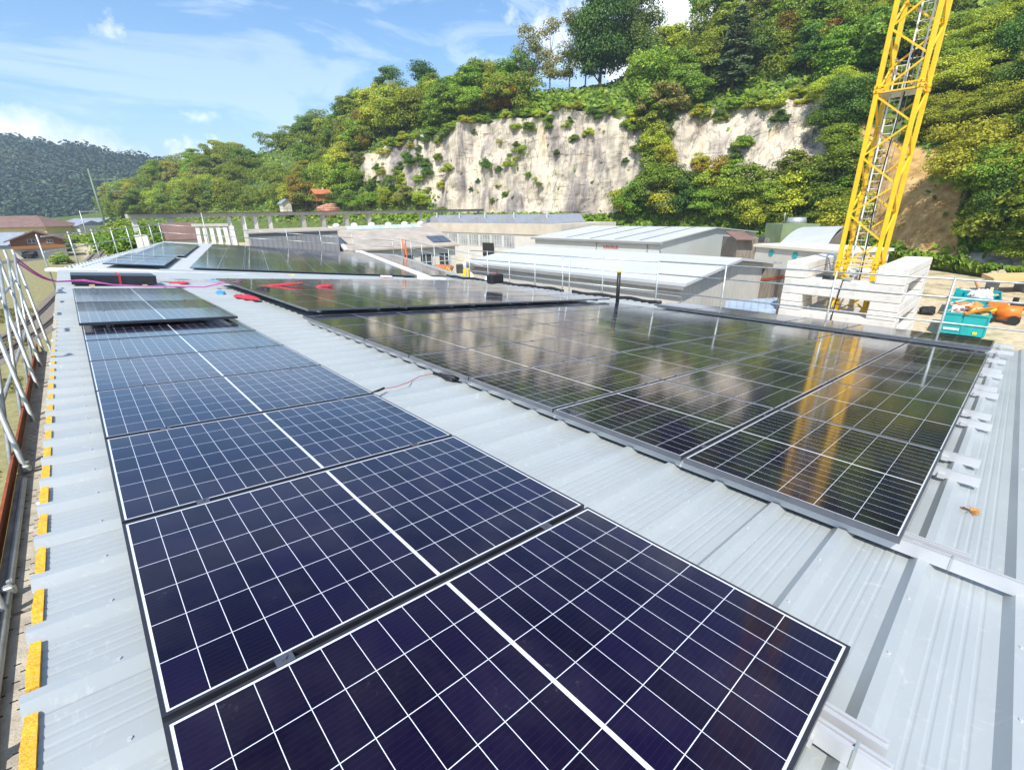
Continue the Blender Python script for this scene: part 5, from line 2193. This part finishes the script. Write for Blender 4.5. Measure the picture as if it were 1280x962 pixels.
yh = thing('long_house', 'long yellow building with a brown hipped roof behind the chalet', 'building', loc=(q.x, q.y, 0))
L0, L1 = at(-60, 295, 165), at(61, 296, 165)
ztop = at(0, 284.5, 165).z
zrid = at(0, 276, 165).z
dv = Vector((L1.x - L0.x, L1.y - L0.y, 0))
nv = Vector((-dv.y, dv.x, 0)).normalized()
nv = nv if nv.dot(FH) > 0 else -nv
mb = MB()
B0 = Vector((L0.x, L0.y, 0))
mb.obox(B0, dv, nv * 14, zup * ztop)
mb.build('wall', M_YWALL, yh)
mb = MB()
e_ = dv.normalized() * 1.2
c4 = [B0 - e_ - nv * 1.2, B0 + dv + e_ - nv * 1.2, B0 + dv + e_ + nv * 15.2, B0 - e_ + nv * 15.2]
c4 = [p + zup * (ztop + .005) for p in c4]
r2 = [B0 + dv.normalized() * 8 + nv * 7 + zup * zrid * 1.0, B0 + dv - dv.normalized() * 8 + nv * 7 + zup * zrid]
r2 = [Vector((p.x, p.y, zrid + 1.5)) for p in r2]
mb.add(c4 + r2, [(0, 1, 5, 4), (1, 2, 5), (2, 3, 4, 5), (3, 0, 4), (3, 2, 1, 0)])
mb.build('roof', M_BROWNT, yh)
for (xa, xb, yb, yt, d, m1, m2, lb) in ((66, 103, 296, 283, 175, M_CREAM, M_GREYT, 'cream building with a grey roof right of the long yellow one'),
                                        (84, 131, 298, 279, 190, M_GREYCLAD, M_GREYT, 'pale grey roofed hall furthest right among the valley buildings'),
                                        (-60, 17, 318, 308, 140, M_GREYT, M_GREYT, 'low building with a slate blue roof left of the chalet')):
    q0, q1 = at(xa, yb, d), at(xb, yb, d)
    zt_ = at(xa, yt, d).z
    t = thing('valley_house', lb, 'building', loc=(q0.x, q0.y, 0))
    dv = Vector((q1.x - q0.x, q1.y - q0.y, 0))
    nv = Vector((-dv.y, dv.x, 0)).normalized()
    nv = nv if nv.dot(FH) > 0 else -nv
    mb = MB()
    o = Vector((q0.x, q0.y, 0))
    mb.obox(o, dv, nv * 12, zup * zt_)
    mb.build('wall', m1, t)
    mb = MB()
    rise = 1.7 if d > 150 else 3.4
    mb.prism([o - nv * .8 + zup * (zt_ + .005), o + nv * 6 + zup * (zt_ + rise), o + nv * 12.8 + zup * (zt_ + .005)], dv)
    mb.build('roof', m2, t)


def car(label, o, yaw, m):
    t = thing('parked_car', label, 'car', loc=o)
    t.rotation_euler = (0, 0, yaw)
    t['turned'] = 1
    mb = MB()
    pf = [(-2.1, .35), (-2.1, .8), (-1.2, .95), (-.7, 1.42), (.9, 1.42), (1.6, .95), (2.1, .85), (2.1, .35)]
    mb.prism([(x, -.85, z) for x, z in pf], (0, 1.7, 0))
    mb.build('body', m, t)
    mb = MB()
    mb.prism([(-1.15, -.86, .97), (-.68, -.86, 1.36), (.85, -.86, 1.36), (1.45, -.86, .97)], (0, 1.72, 0))
    mb.build('window', M_GLASSW, t)
    for x in (-1.3, 1.3):
        for y in (-.88, .70):
            w_ = MB()
            w_.tube((x, y, .32), (x, y + .18, .32), .32, 14)
            w_.build('wheel', M_RUBBER, t)
    return t


car('small dark car parked before the white ground floor of the chalet', onz(42, 322.5, 0), 1.1, M_BLACK)
car('white car parked beside the green bushes right of the chalet', onz(84, 311, 0), .6, M_WHITEP)
car('dark car parked under the gantry left of the pale slabs', Vector((at(162 + 48, 301, 58).x, at(162 + 48, 301, 58).y, 0)), .3, M_GREYT)


# masts along the railway
def mast(label, px, py_base, py_top, arms, m, r):
    b = onz(px, py_base, 0)
    hgt = (EYE + ray(px, py_top) * ((Vector((b.x, b.y, 0)).length) / Vector((ray(px, py_top).x, ray(px, py_top).y, 0)).length)).z
    # the top stands straight above the foot
    t = thing('railway_mast', label, 'mast', loc=(b.x, b.y, 0))
    mb = MB()
    mb.tube((b.x, b.y, 0), (b.x, b.y, hgt), r, 10, r * .6)
    mb.build('pole', m, t, True)
    side = Vector((.85, -.53, 0))
    for (f, l_, brace) in arms:
        mb = MB()
        a = Vector((b.x, b.y, hgt * f))
        mb.tube(a, a + side * l_, r * .35, 6)
        if brace:
            mb.tube(a + side * (l_ * .45), a + side * (l_ * .75) - zup * (hgt * .13), r * .25, 6)
            mb.tube(a + side * l_, a + side * (l_ * .75) - zup * (hgt * .13), r * .25, 6)
            mb.tube(a + side * (l_ * .3) - zup * (hgt * .14), a + side * (l_ * 1.15) - zup * (hgt * .13), r * .3, 6)
        mb.build('arm', m, t)
    return t, b, hgt


m1, b1, h1 = mast('tall green railway mast with a bracket arm left of the far hall', 143, 318, 212, ((.88, 5.0, True),), M_MASTG, .32)
m2, b2, h2 = mast('shorter grey railway mast further left in the valley', 113, 306, 263, ((.97, 5.0, False),), M_GALV, .22)
for (off, hz) in (((2.6, -1.6), .9), ((.5, -.3), .98), ((3.4, -2.1), .74)):
    a = Vector((b1.x + off[0], b1.y + off[1], h1 * hz))
    b = Vector((b2.x + off[0] + 60, b2.y + off[1] + 170, h2 * hz))
    c = Vector((b1.x - 55, -60 + off[1], h1 * hz + .5))
    pts = [c.lerp(a, i / 12) - zup * (4 * .8 * (i / 12) * (1 - i / 12)) for i in range(13)] + [a.lerp(b, i / 8) - zup * (4 * .8 * (i / 8) * (1 - i / 8)) for i in range(1, 9)]
    mb = MB()
    mb.path(pts, .02, 4)
    single(mb, 'overhead_wire', M_GALV, 'thin overhead wire strung along the railway masts', 'wire', 'overhead railway wires')


# ================================================================== TREES
def crown_mesh(name, m, shape, n, leaf, seed, lobes=20, h=1.0, squash=1.0, gap=.0):
    """crown in unit size (height 1, base at 0): foliage clumps on many lobes through the crown's volume"""
    r = np.random.default_rng(seed)
    C_, N_ = [], []
    if shape == 'round':
        L = []
        while len(L) < lobes:
            p = r.uniform(-1, 1, 3)
            d = np.linalg.norm(p)
            if .25 < d < 1:
                p = p * np.array([.36, .36, .36]) * r.uniform(.75, 1.05)
                L.append((np.array([p[0], p[1], .58 + p[2] * r.uniform(.85, 1.2)]), r.uniform(.08, .20)))
    elif shape == 'tall':
        L = []
        for k in range(lobes):
            z = r.uniform(.22, .96)
            w = .24 * math.sin(math.pi * min(1, (z - .08) / .95)) ** .7
            a = r.uniform(0, 6.28)
            q = w * math.sqrt(r.random())
            L.append((np.array([q * math.cos(a), q * math.sin(a), z]), r.uniform(.08, .14)))
    elif shape == 'bush':
        L = []
        for k in range(lobes):
            a = r.uniform(0, 6.28)
            q = .42 * math.sqrt(r.random())
            z = .12 + .62 * r.random() * (1 - (q / .5) ** 2)
            L.append((np.array([q * math.cos(a), q * math.sin(a), z]), r.uniform(.13, .22)))
    elif shape == 'spread':
        L = []
        for k in range(lobes):
            a = r.uniform(0, 6.28)
            q = .48 * math.sqrt(r.random())
            z = .34 + .55 * (1 - (q / .55) ** 2) * r.uniform(.25, 1.0)
            L.append((np.array([q * math.cos(a), q * math.sin(a), z + r.uniform(-.04, .08)]), r.uniform(.07, .17)))
    if shape == 'conifer':
        nb = 130
        per = n // nb
        Cs, Ns = [], []
        for k in range(nb):
            z = .14 + .86 * (k + r.uniform(-.8, .8)) / nb
            a = r.uniform(0, 6.28)
            ln_ = (.26 * max(.02, 1.02 - z) ** .75) * r.uniform(.55, 1.15)
            q = ln_ * r.random(per) ** .7
            side = r.normal(0, .018 + .035 * ln_, per)
            dx, dy = math.cos(a), math.sin(a)
            droop = r.uniform(.2, .55)
            Cs.append(np.stack([dx * q - dy * side, dy * q + dx * side, z - droop * q * (q / max(ln_, .01)) + r.normal(0, .006, per)], 1))
            Ns.append(np.tile(np.array([[dx * .9, dy * .9, .7]]), (per, 1)))
        C_, N_ = np.concatenate(Cs), np.concatenate(Ns)
    elif shape == 'pine':
        L = []
        for k in range(lobes):
            z = r.uniform(.5, .98)
            a = r.uniform(0, 6.28)
            q = .26 * math.sqrt(r.random()) * (1.25 - z)
            L.append((np.array([q * 2 * math.cos(a), q * 2 * math.sin(a), z]), r.uniform(.07, .13)))
    if shape != 'conifer':
        per = n // len(L)
        Cs, Ns = [], []
        for c, rad in L:
            d = r.normal(0, 1, (per, 3))
            d /= np.linalg.norm(d, axis=1)[:, None]
            d[:, 2] = np.where(d[:, 2] < -.35, -d[:, 2], d[:, 2])
            q = rad * r.uniform(.5, 1.22, per)[:, None]
            sq = np.array([1.12, 1.12, .72 if shape != 'pine' else .4])
            Cs.append(c + d * q * sq)
            Ns.append(d + np.array([0, 0, .35]))
        C_, N_ = np.concatenate(Cs), np.concatenate(Ns)
    v, f = leaf_quads(C_, N_, leaf, r, .55)
    mb = MB()
    mb.v, mb.f = [tuple(p) for p in v], f
    return mb.mesh(name, m)


def trunk_mesh(name, m, seed, top=.75, r0=.022, limbs=7):
    r = random.Random(seed)
    mb = MB()
    pts = [(.012 * math.sin(seed + i * 1.3) * i / 6, .012 * math.cos(seed * 2 + i) * i / 6, -.06 + (top + .06) * i / 6) for i in range(7)]
    mb.path(pts, [r0 * (1.25 - .95 * i / 6) for i in range(7)], 7)
    for k in range(limbs):
        i = r.randint(2, 5)
        a = r.uniform(0, 6.28)
        p = Vector(pts[i])
        l_ = r.uniform(.16, .30)
        q = p + Vector((math.cos(a) * l_, math.sin(a) * l_, l_ * .75))
        mid = p.lerp(q, .5) + Vector((0, 0, -.02))
        mb.path([p, mid, q], [r0 * .45, r0 * .3, r0 * .12], 5)
    return mb.mesh(name, m, True)


def protos(shape, m, n, leaf, count, bark, lobes, top, r0=.022, s0=0):
    out_ = []
    for k in range(count):
        out_.append((crown_mesh('crown', m, shape, n, leaf, 100 + s0 + k * 7, lobes), trunk_mesh('trunk', bark, 5 + s0 + k, top, r0)))
    return out_


P_RD = protos('round', L_DARK, 9500, .0145, 2, M_BARK, 26, .7, s0=1)
P_RM = protos('round', L_MID, 9500, .0145, 2, M_BARK, 26, .7, s0=20)
P_RY = protos('round', L_YEL, 9000, .0145, 2, M_BARK, 24, .7, s0=40)
P_RA = protos('round', L_AUT, 8000, .0145, 2, M_BARK, 18, .7, s0=60)
P_RO = protos('spread', L_OLIVE, 9500, .0142, 2, M_BARK, 26, .6, s0=80)
P_SM = protos('spread', L_MID, 9500, .0142, 2, M_BARK, 28, .6, s0=95)
P_TL = protos('tall', L_DARK, 6000, .0105, 2, M_BARKP, 26, .9, .014, s0=110)
P_TM = protos('tall', L_OLIVE, 3600, .0105, 2, M_BARKP, 20, .9, .013, s0=130)
P_CO = protos('conifer', L_PINE, 9000, .012, 2, M_BARK, 1, .95, .014, s0=150)
P_UP = protos('tall', L_MID, 8000, .0125, 2, M_BARK, 34, .9, .016, s0=280)
P_PI = protos('pine', L_PINE, 4500, .011, 2, M_BARKP, 16, .95, .013, s0=170)
P_ND = protos('round', L_DARK, 22000, .0095, 1, M_BARK, 46, .7, s0=190)
P_NY = protos('spread', L_YEL, 22000, .0095, 1, M_BARK, 48, .65, s0=200)
P_NM = protos('spread', L_MID, 22000, .0095, 2, M_BARK, 48, .65, s0=210)
P_BU = protos('bush', L_MID, 4200, .024, 2, M_BARK, 16, .4, .014, s0=230)
P_BY = protos('bush', L_YEL, 4200, .024, 2, M_BARK, 16, .4, .014, s0=240)
P_NB = protos('bush', L_MID, 7000, .017, 1, M_BARK, 26, .4, .014, s0=260) + protos('bush', L_YEL, 7000, .017, 1, M_BARK, 26, .4, .014, s0=270)
P_BD = protos('bush', L_DARK, 4200, .024, 1, M_BARK, 16, .4, .014, s0=250)
tr_rng = random.Random(77)


def tree(pr, p, h, label, group, name='tree', cat='tree', wide=1.0, sink=0.0):
    cm, tm = tr_rng.choice(pr)
    t = bpy.data.objects.new(name, None)
    COL.objects.link(t)
    t.empty_display_size = .5
    w = h * wide * tr_rng.uniform(.9, 1.15)
    t.matrix_basis = Matrix.Translation(p - zup * sink) @ Matrix.Rotation(tr_rng.uniform(0, 6.28), 4, 'Z') @ Matrix.Diagonal((w, w, h, 1))
    tag(t, label, cat, group)
    for nm, me in (('crown', cm), ('trunk', tm)):
        o = bpy.data.objects.new(nm, me)
        COL.objects.link(o)
        o.parent = t
    return t


placed = []


def free(p, r):
    for q, rq in placed:
        if (p.x - q.x) ** 2 + (p.y - q.y) ** 2 + (.6 * (p.z - q.z)) ** 2 < (min(r, rq)) ** 2:
            return False
    placed.append((p, r))
    return True


# single trees the picture shows one by one
SP_T = [
    (P_ND, 752, 4.95, 25, 'tallest dark crowned tree on the cliff edge against the sky', .78), (P_ND, 787, 4.9, 20, 'tall dark tree right of the tallest one on the cliff edge', .85),
    (P_TM, 716, 4.9, 16, 'thin tree with bare pale trunk on the cliff edge left of the tallest', .9), (P_TM, 690, 5.0, 15, 'slender sparse tree second from the left on the grassy cliff edge', .9),
    (P_TM, 664, 5.0, 16, 'slender sparse tree leftmost on the grassy cliff edge', .9), (P_TL, 733, 5.0, 15, 'narrow dark tree close beside the tallest cliff edge tree', .9),
    (P_TL, 530, 5.0, 13, 'open crowned tree standing out of the skyline above the left cliff', 1.5), (P_TL, 497, 5.0, 13, 'spreading sparse tree left on the skyline above the cliff', 1.5),
    (P_RD, 453, 5.0, 9, 'small dark tree on the skyline left of the cliff', 1.1), (P_CO, 915, 3.5, 15, 'grey green conifer with layered boughs above the cliff gap', 1.5),
    (P_RA, 640, 3.35, 7.5, 'orange autumn tree on the cliff top', 1.0), (P_RA, 618, 3.3, 7, 'yellow orange tree left of the orange one on the cliff top', 1.0),
    (P_RA, 457, 3.2, 6, 'small orange bush tree above the left end of the cliff', 1.0),
]
for (pr, px, t_, h, lb, wd_) in SP_T:
    p = hill_at(px, t_)
    placed.append((p, h * .22))
    tree(pr, p, h, lb, None, wide=wd_, sink=.3 if h < 18 else h * .16)

BROAD = {
    'left': ('broad green tree in the dense wood left of the quarry face', 'trees of the wood left of the cliff'),
    'top': ('tree in the dense belt along the top of the quarry face', 'trees along the top of the cliff'),
    'foot': ('green tree in the thicket at the foot of the quarry face', 'trees in the thicket at the cliff foot'),
    'right': ('leafy tree on the steep slope behind the crane', 'trees on the right slope'),
}
SPEC = ((P_RD, 'dark green', 1.0), (P_RM, 'mid green', 1.0), (P_RY, 'yellow green', 1.0), (P_RO, 'olive', 1.0), (P_SM, 'spreading green', 1.0), (P_RA, 'orange brown', 1.0), (P_CO, 'conical dark', 1.0), (P_UP, 'upright green', 1.35))


EXTRA = []
adj_rng = random.Random(5)


def scatter(zone, ranges, n_max, hr, weights, spacing, prset=None, extra=0):
    lb0, grp = BROAD[zone]
    cnt, tries = 0, 0
    while cnt < n_max + extra and tries < (n_max + extra) * 40:
        tries += 1
        (x0, x1, t0, t1) = tr_rng.choice(ranges)
        px, t_ = tr_rng.uniform(x0, x1), tr_rng.uniform(t0, t1)
        if rockness(px, t_) > .5 or earthy(px, t_) > .5 or (1070 < px < 1206 and t_ < 3.45):
            continue
        p = hill_at(px, t_)
        h = tr_rng.uniform(*hr)
        if not free(p, spacing * h):
            continue
        if cnt >= n_max:
            EXTRA.append((p, h, adj_rng.choice((0, 1, 2))))
            cnt += 1
            continue
        pr, adj, wd_ = tr_rng.choices(prset or SPEC, weights)[0]
        words = lb0.split(' ')
        tree(pr, p, h, adj + ' ' + ' '.join(words[1:] if words[0] in ('broad', 'leafy', 'green') else words), grp + ', ' + adj, wide=wd_, sink=h * (.22 if zone == 'right' else .12))
        cnt += 1
    return cnt


nA = scatter('left', ((140, 260, 1.2, 5.1), (230, 445, 1.6, 5.1), (380, 560, 3.3, 5.1)), 104, (7, 12.5), (1.4, 3.2, 6, 2.2, 2.8, .3, .25, 2.6), .265, None, 90)
nB = scatter('top', ((540, 660, 3.3, 5.0), (800, 1040, 3.15, 5.3), (960, 1120, 3.2, 5.4)), 66, (8, 13), (2, 3, 3.6, 2.2, 2.4, .35, .4, 3.2), .31, None, 20)
P_NU = protos('tall', L_MID, 20000, .0085, 1, M_BARK, 44, .9, .016, s0=300)
NEAR = ((P_NU, 'upright green', 1.4), (P_ND, 'dark green', 1.0), (P_NM, 'fresh green', 1.05), (P_NY, 'yellow green', 1.05))
nC = scatter('right', ((1040, 1420, 3.0, 5.2), (1190, 1460, 1.9, 4.2), (1030, 1110, 1.1, 3.2)), 62, (6.5, 11), (2.4, 2.2, 3.4, 2.4), .30, NEAR, 10)
nD = scatter('foot', ((775, 955, 1.1, 2.3), (790, 842, 1.2, 3.0), (930, 1100, 1.0, 1.9), (850, 930, 1.2, 2.2)), 38, (6, 10.5), (2.2, 3.4, 3, 1.4, 2.4, .25, .1, 2.2), .30, None, 8)
# the trees past the ones built singly: one wood
xr = np.random.default_rng(31)
Q, QN = [], []
for (p, h, kx) in EXTRA:
    for k in range(11):
        a, q = xr.uniform(0, 6.28), .34 * math.sqrt(xr.random())
        zc_ = xr.uniform(.22, .82)
        lc = np.array([p.x + h * q * math.cos(a), p.y + h * q * math.sin(a), p.z + h * (zc_ - .15)])
        d = xr.normal(0, 1, (150, 3))
        d /= np.linalg.norm(d, axis=1)[:, None]
        d[:, 2] = np.where(d[:, 2] < -.3, -d[:, 2], d[:, 2])
        Q.append(lc + d * h * np.array([.19, .19, .13]) * xr.uniform(.75, 1.05, (150, 1)))
        QN.append(d + np.array([0, 0, .35]))
v, f = leaf_quads(np.concatenate(Q), np.concatenate(QN), .16, xr, .55)
mb = MB()
mb.v, mb.f = [tuple(p) for p in v], f
kind(tag(mb.build('background_wood', L_MID, loc=(0, 0, 0)), 'wood of further trees filling the gaps on the hillside', 'wood'), 'stuff')
# yellow tree right of the tower, singled out
p = hill_at(1205, 3.0)
tree(P_NY, p, 11.5, 'bright yellow green tree on the slope right of the crane tower', None, wide=1.05, sink=.3)

p = hill_at(352, 1.5)
tree(P_SM, p, 4.6, 'low spreading tree half hiding the small white house', None, sink=.8)
# bushes closing the lower right slope and the talus at the left end of the quarry face
for k in range(64):
    px, t_ = tr_rng.uniform(1040, 1440), tr_rng.uniform(1.35, 4.3)
    if rockness(px, t_) > .5 or earthy(px, t_) > .5 or (1075 < px < 1206 and 1.0 < t_ < 3.4):
        continue
    p = hill_at(px, t_)
    h = tr_rng.uniform(2.4, 4.6)
    if free(p, 1.6):
        tree(P_NB, p, h, 'leafy bush in the thicket low on the right slope', 'bushes on the right slope', 'bush', 'bush', 1.3, h * .15)
for (px, t_, h, pr, lb) in ((462, 2.0, 7.5, P_SM, 'spreading tree at the left foot of the quarry face'), (452, 2.5, 6.5, P_RM, 'green tree covering the left rim of the quarry face'), (488, 2.05, 7.0, P_RY, 'yellowish tree on the talus left of the quarry face'),
                            (512, 2.1, 6.5, P_RO, 'olive tree on the talus of the quarry face'), (530, 2.05, 5.5, P_RY, 'small yellow green tree rightmost on the talus'), (500, 2.4, 5.0, P_SM, 'small tree halfway up the left end of the quarry face'),
                            (448, 2.9, 6.0, P_RO, 'olive tree at the upper left corner of the quarry face'), (425, 1.9, 8.0, P_RD, 'dark green tree right of the wooden hut'), (440, 1.7, 7.5, P_RM, 'mid green tree right of the dark one by the hut'),
                            (410, 2.6, 8.5, P_RY, 'yellow green tree behind the wooden hut')):
    p = hill_at(px, t_)
    tree(pr, p, h, lb, None, sink=h * .2, wide=1.15)

# shrubs on the ledges and rims of the rock
LEDGE = [(566, 2.50, 3.6), (553, 2.32, 3.2), (610, 2.52, 3.2), (655, 2.62, 4.2), (640, 2.50, 3.0), (628, 2.45, 2.4), (662, 2.40, 2.2), (508, 2.35, 4.2), (520, 2.2, 4.6), (496, 2.3, 3.8), (505, 2.5, 3.4), (535, 2.9, 3.6),
         (570, 2.95, 3.4), (585, 3.0, 3.2), (538, 2.6, 3.6), (515, 2.75, 3.0), (484, 2.6, 3.4), (466, 2.4, 4.4), (480, 2.15, 3.8), (668, 2.85, 2.0), (700, 2.6, 2.0), (720, 2.72, 3.0), (735, 2.8, 2.4), (690, 2.9, 2.4),
         (700, 3.0, 3.0), (720, 3.02, 3.2), (742, 3.0, 2.8), (765, 2.98, 2.8), (790, 2.9, 4.2), (800, 2.6, 4.0), (635, 2.2, 2.0), (628, 2.3, 1.8), (900, 2.98, 3.4), (918, 3.0, 4.2), (965, 2.85, 5.2), (975, 2.7, 3.6), (950, 2.98, 4.0),
         (872, 2.3, 3.8), (915, 2.35, 4.2), (930, 2.5, 4.2), (1020, 2.1, 3.4), (992, 2.05, 3.4), (1005, 3.05, 3.0), (452, 2.9, 3.6), (600, 2.35, 1.6), (680, 2.3, 1.5)]
lr = random.Random(12)
LEDGE += [(lr.uniform(480, 812), lr.uniform(2.82, 3.12), lr.uniform(1.8, 3.8)) for k in range(46)]
LEDGE += [(lr.uniform(455, 560), lr.uniform(2.0, 2.75), lr.uniform(2.2, 3.8)) for k in range(22)]
LEDGE += [(lr.uniform(560, 790), lr.uniform(2.1, 2.8), lr.uniform(.9, 2.0)) for k in range(9)]
LEDGE += [(lr.uniform(840, 1030), lr.uniform(2.9, 3.12), lr.uniform(2.0, 3.6)) for k in range(16)]
for k, (px, t_, h) in enumerate(LEDGE):
    pr = (P_BU, P_BY, P_BD)[k % 3]
    p = hill_at(px, t_)
    tree(pr, p, h * .9, ('green shrub', 'yellowish shrub', 'dark shrub')[k % 3] + ' clinging to a ledge of the quarry face', 'shrubs on the rock ledges, ' + 'abc'[k % 3].replace('a', 'green').replace('b', 'yellowish').replace('c', 'dark'), 'shrub', 'shrub', 1.15, h * .12)

# bushes and trees on the valley floor at the left
VAL = [(P_SM, 150, 316, 4.0, 3.5, 'green bush left of the far hall guard rail'), (P_RM, 168, 306, 58, 7.4, 'dark spreading tree in front of the gantry end'), (P_RD, 200, 306, 60, 6.6, 'dark tree under the left gantry arm'),
       (P_RM, 160, 300, 75, 8.0, 'bright green tree by the end of the gantry'), (P_SM, 184, 304, 66, 7.2, 'green tree between gantry end and pillars')]
for (pr, px, py, d, h, lb) in VAL[1:]:
    p = at(px, py, d)
    p.z = 0
    tree(pr, p, h, lb, None, wide=1.25)
for (px, py, h, pr, lb) in ((74, 319, 3.6, P_BU, 'dark green bush right of the chalet'), (80, 314, 5.0, P_BD, 'dark bush behind the white car'), (77, 327, 2.4, P_BY, 'yellow green bush near the railway'),
                            (78, 330, 2.4, P_BU, 'low bush beside the rails'), (97, 304, 5.0, P_BU, 'bush before the grey roofed hall'), (106, 303, 5.0, P_BY, 'light bush before the grey roofed hall'),
                            (88, 302, 6.0, P_BD, 'dark bush between the valley buildings'), (124, 300, 4.6, P_BU, 'bush beside the shorter mast'), (146, 300, 6.5, P_BY, 'yellowish bush beside the pale path'), (134, 297, 6.5, P_BU, 'green bush at the bend of the path')):
    p = onz(px, py, 0)
    tree(pr, p, h, lb, None, 'bush', 'bush', 1.3, h * .08)

# ground cover of the slopes
gr_ = np.random.default_rng(9)
Cc, Nn = [], []
while len(Cc) < 34000:
    px = gr_.uniform(130, 1450)
    t_ = gr_.choice([gr_.uniform(.7, 2.0), gr_.uniform(2, 3.2), gr_.uniform(3.0, 5.1)])
    if (rockness(px, t_) > .5 and gr_.random() > .012) or (earthy(px, t_) > .5 and gr_.random() > .015):
        continue
    i = (px - 60) / 1500 * (NS - 1)
    i0 = min(int(i), NS - 2)
    j = int(np.searchsorted(ts, t_).clip(0, nt_ - 2))
    a, b = gr_.random(2)
    p = HV[i0, j] * (1 - a) * (1 - b) + HV[i0 + 1, j] * a * (1 - b) + HV[i0, j + 1] * (1 - a) * b + HV[i0 + 1, j + 1] * a * b
    Cc.append(p + np.array([0, 0, gr_.uniform(0, .8)]))
    Nn.append((-.5, -.5, .8))
v, f = leaf_quads(np.array(Cc), np.array(Nn), .42, gr_, .6)
mb = MB()
mb.v, mb.f = [tuple(p) for p in v], f
kind(tag(mb.build('undergrowth', L_MID, loc=(0, 0, 0)), 'low green undergrowth covering the slopes around the quarry face', 'undergrowth'), 'stuff')

# grass tufts along the railway and below the scaffold
Cc = []
while len(Cc) < 26000:
    x, y = gr_.uniform(-13, -3.6), 6 + 60 * gr_.random() ** 1.5
    if mnoise.noise(Vector((x * .25, y * .25, 3))) > .08:
        Cc.append((x, y, .05))
v, f = leaf_quads(np.array(Cc), np.tile(np.array([[.6, .2, .5]]), (len(Cc), 1)), .07, gr_, .6, .3)
mb = MB()
mb.v, mb.f = [tuple(p) for p in v], f
kind(tag(mb.build('grass', L_GRASS, loc=(0, 0, 0)), 'dry grass between the railway and the halls', 'grass'), 'stuff')

# ------------------------------------------------------------------ haze of the valley
hz_m = bpy.data.materials.new('haze_air')
hz_m.use_nodes = True
ht = hz_m.node_tree
for n_ in list(ht.nodes):
    ht.nodes.remove(n_)
ho_ = ht.nodes.new('ShaderNodeOutputMaterial')
hv_ = ht.nodes.new('ShaderNodeVolumePrincipled')
hv_.inputs['Color'].default_value = (.66, .82, .96, 1)
hv_.inputs['Density'].default_value = .00042
hv_.inputs['Anisotropy'].default_value = .2
ht.links.new(hv_.outputs[0], ho_.inputs['Volume'])
mb = MB()
mb.box(-3100, 3100, -3100, 3100, -3.5, 190)
hz = mb.build('haze', hz_m)
kind(tag(hz, 'thin bluish haze over the whole valley', 'haze'), 'stuff')
print('trees', nA, nB, nC, nD)
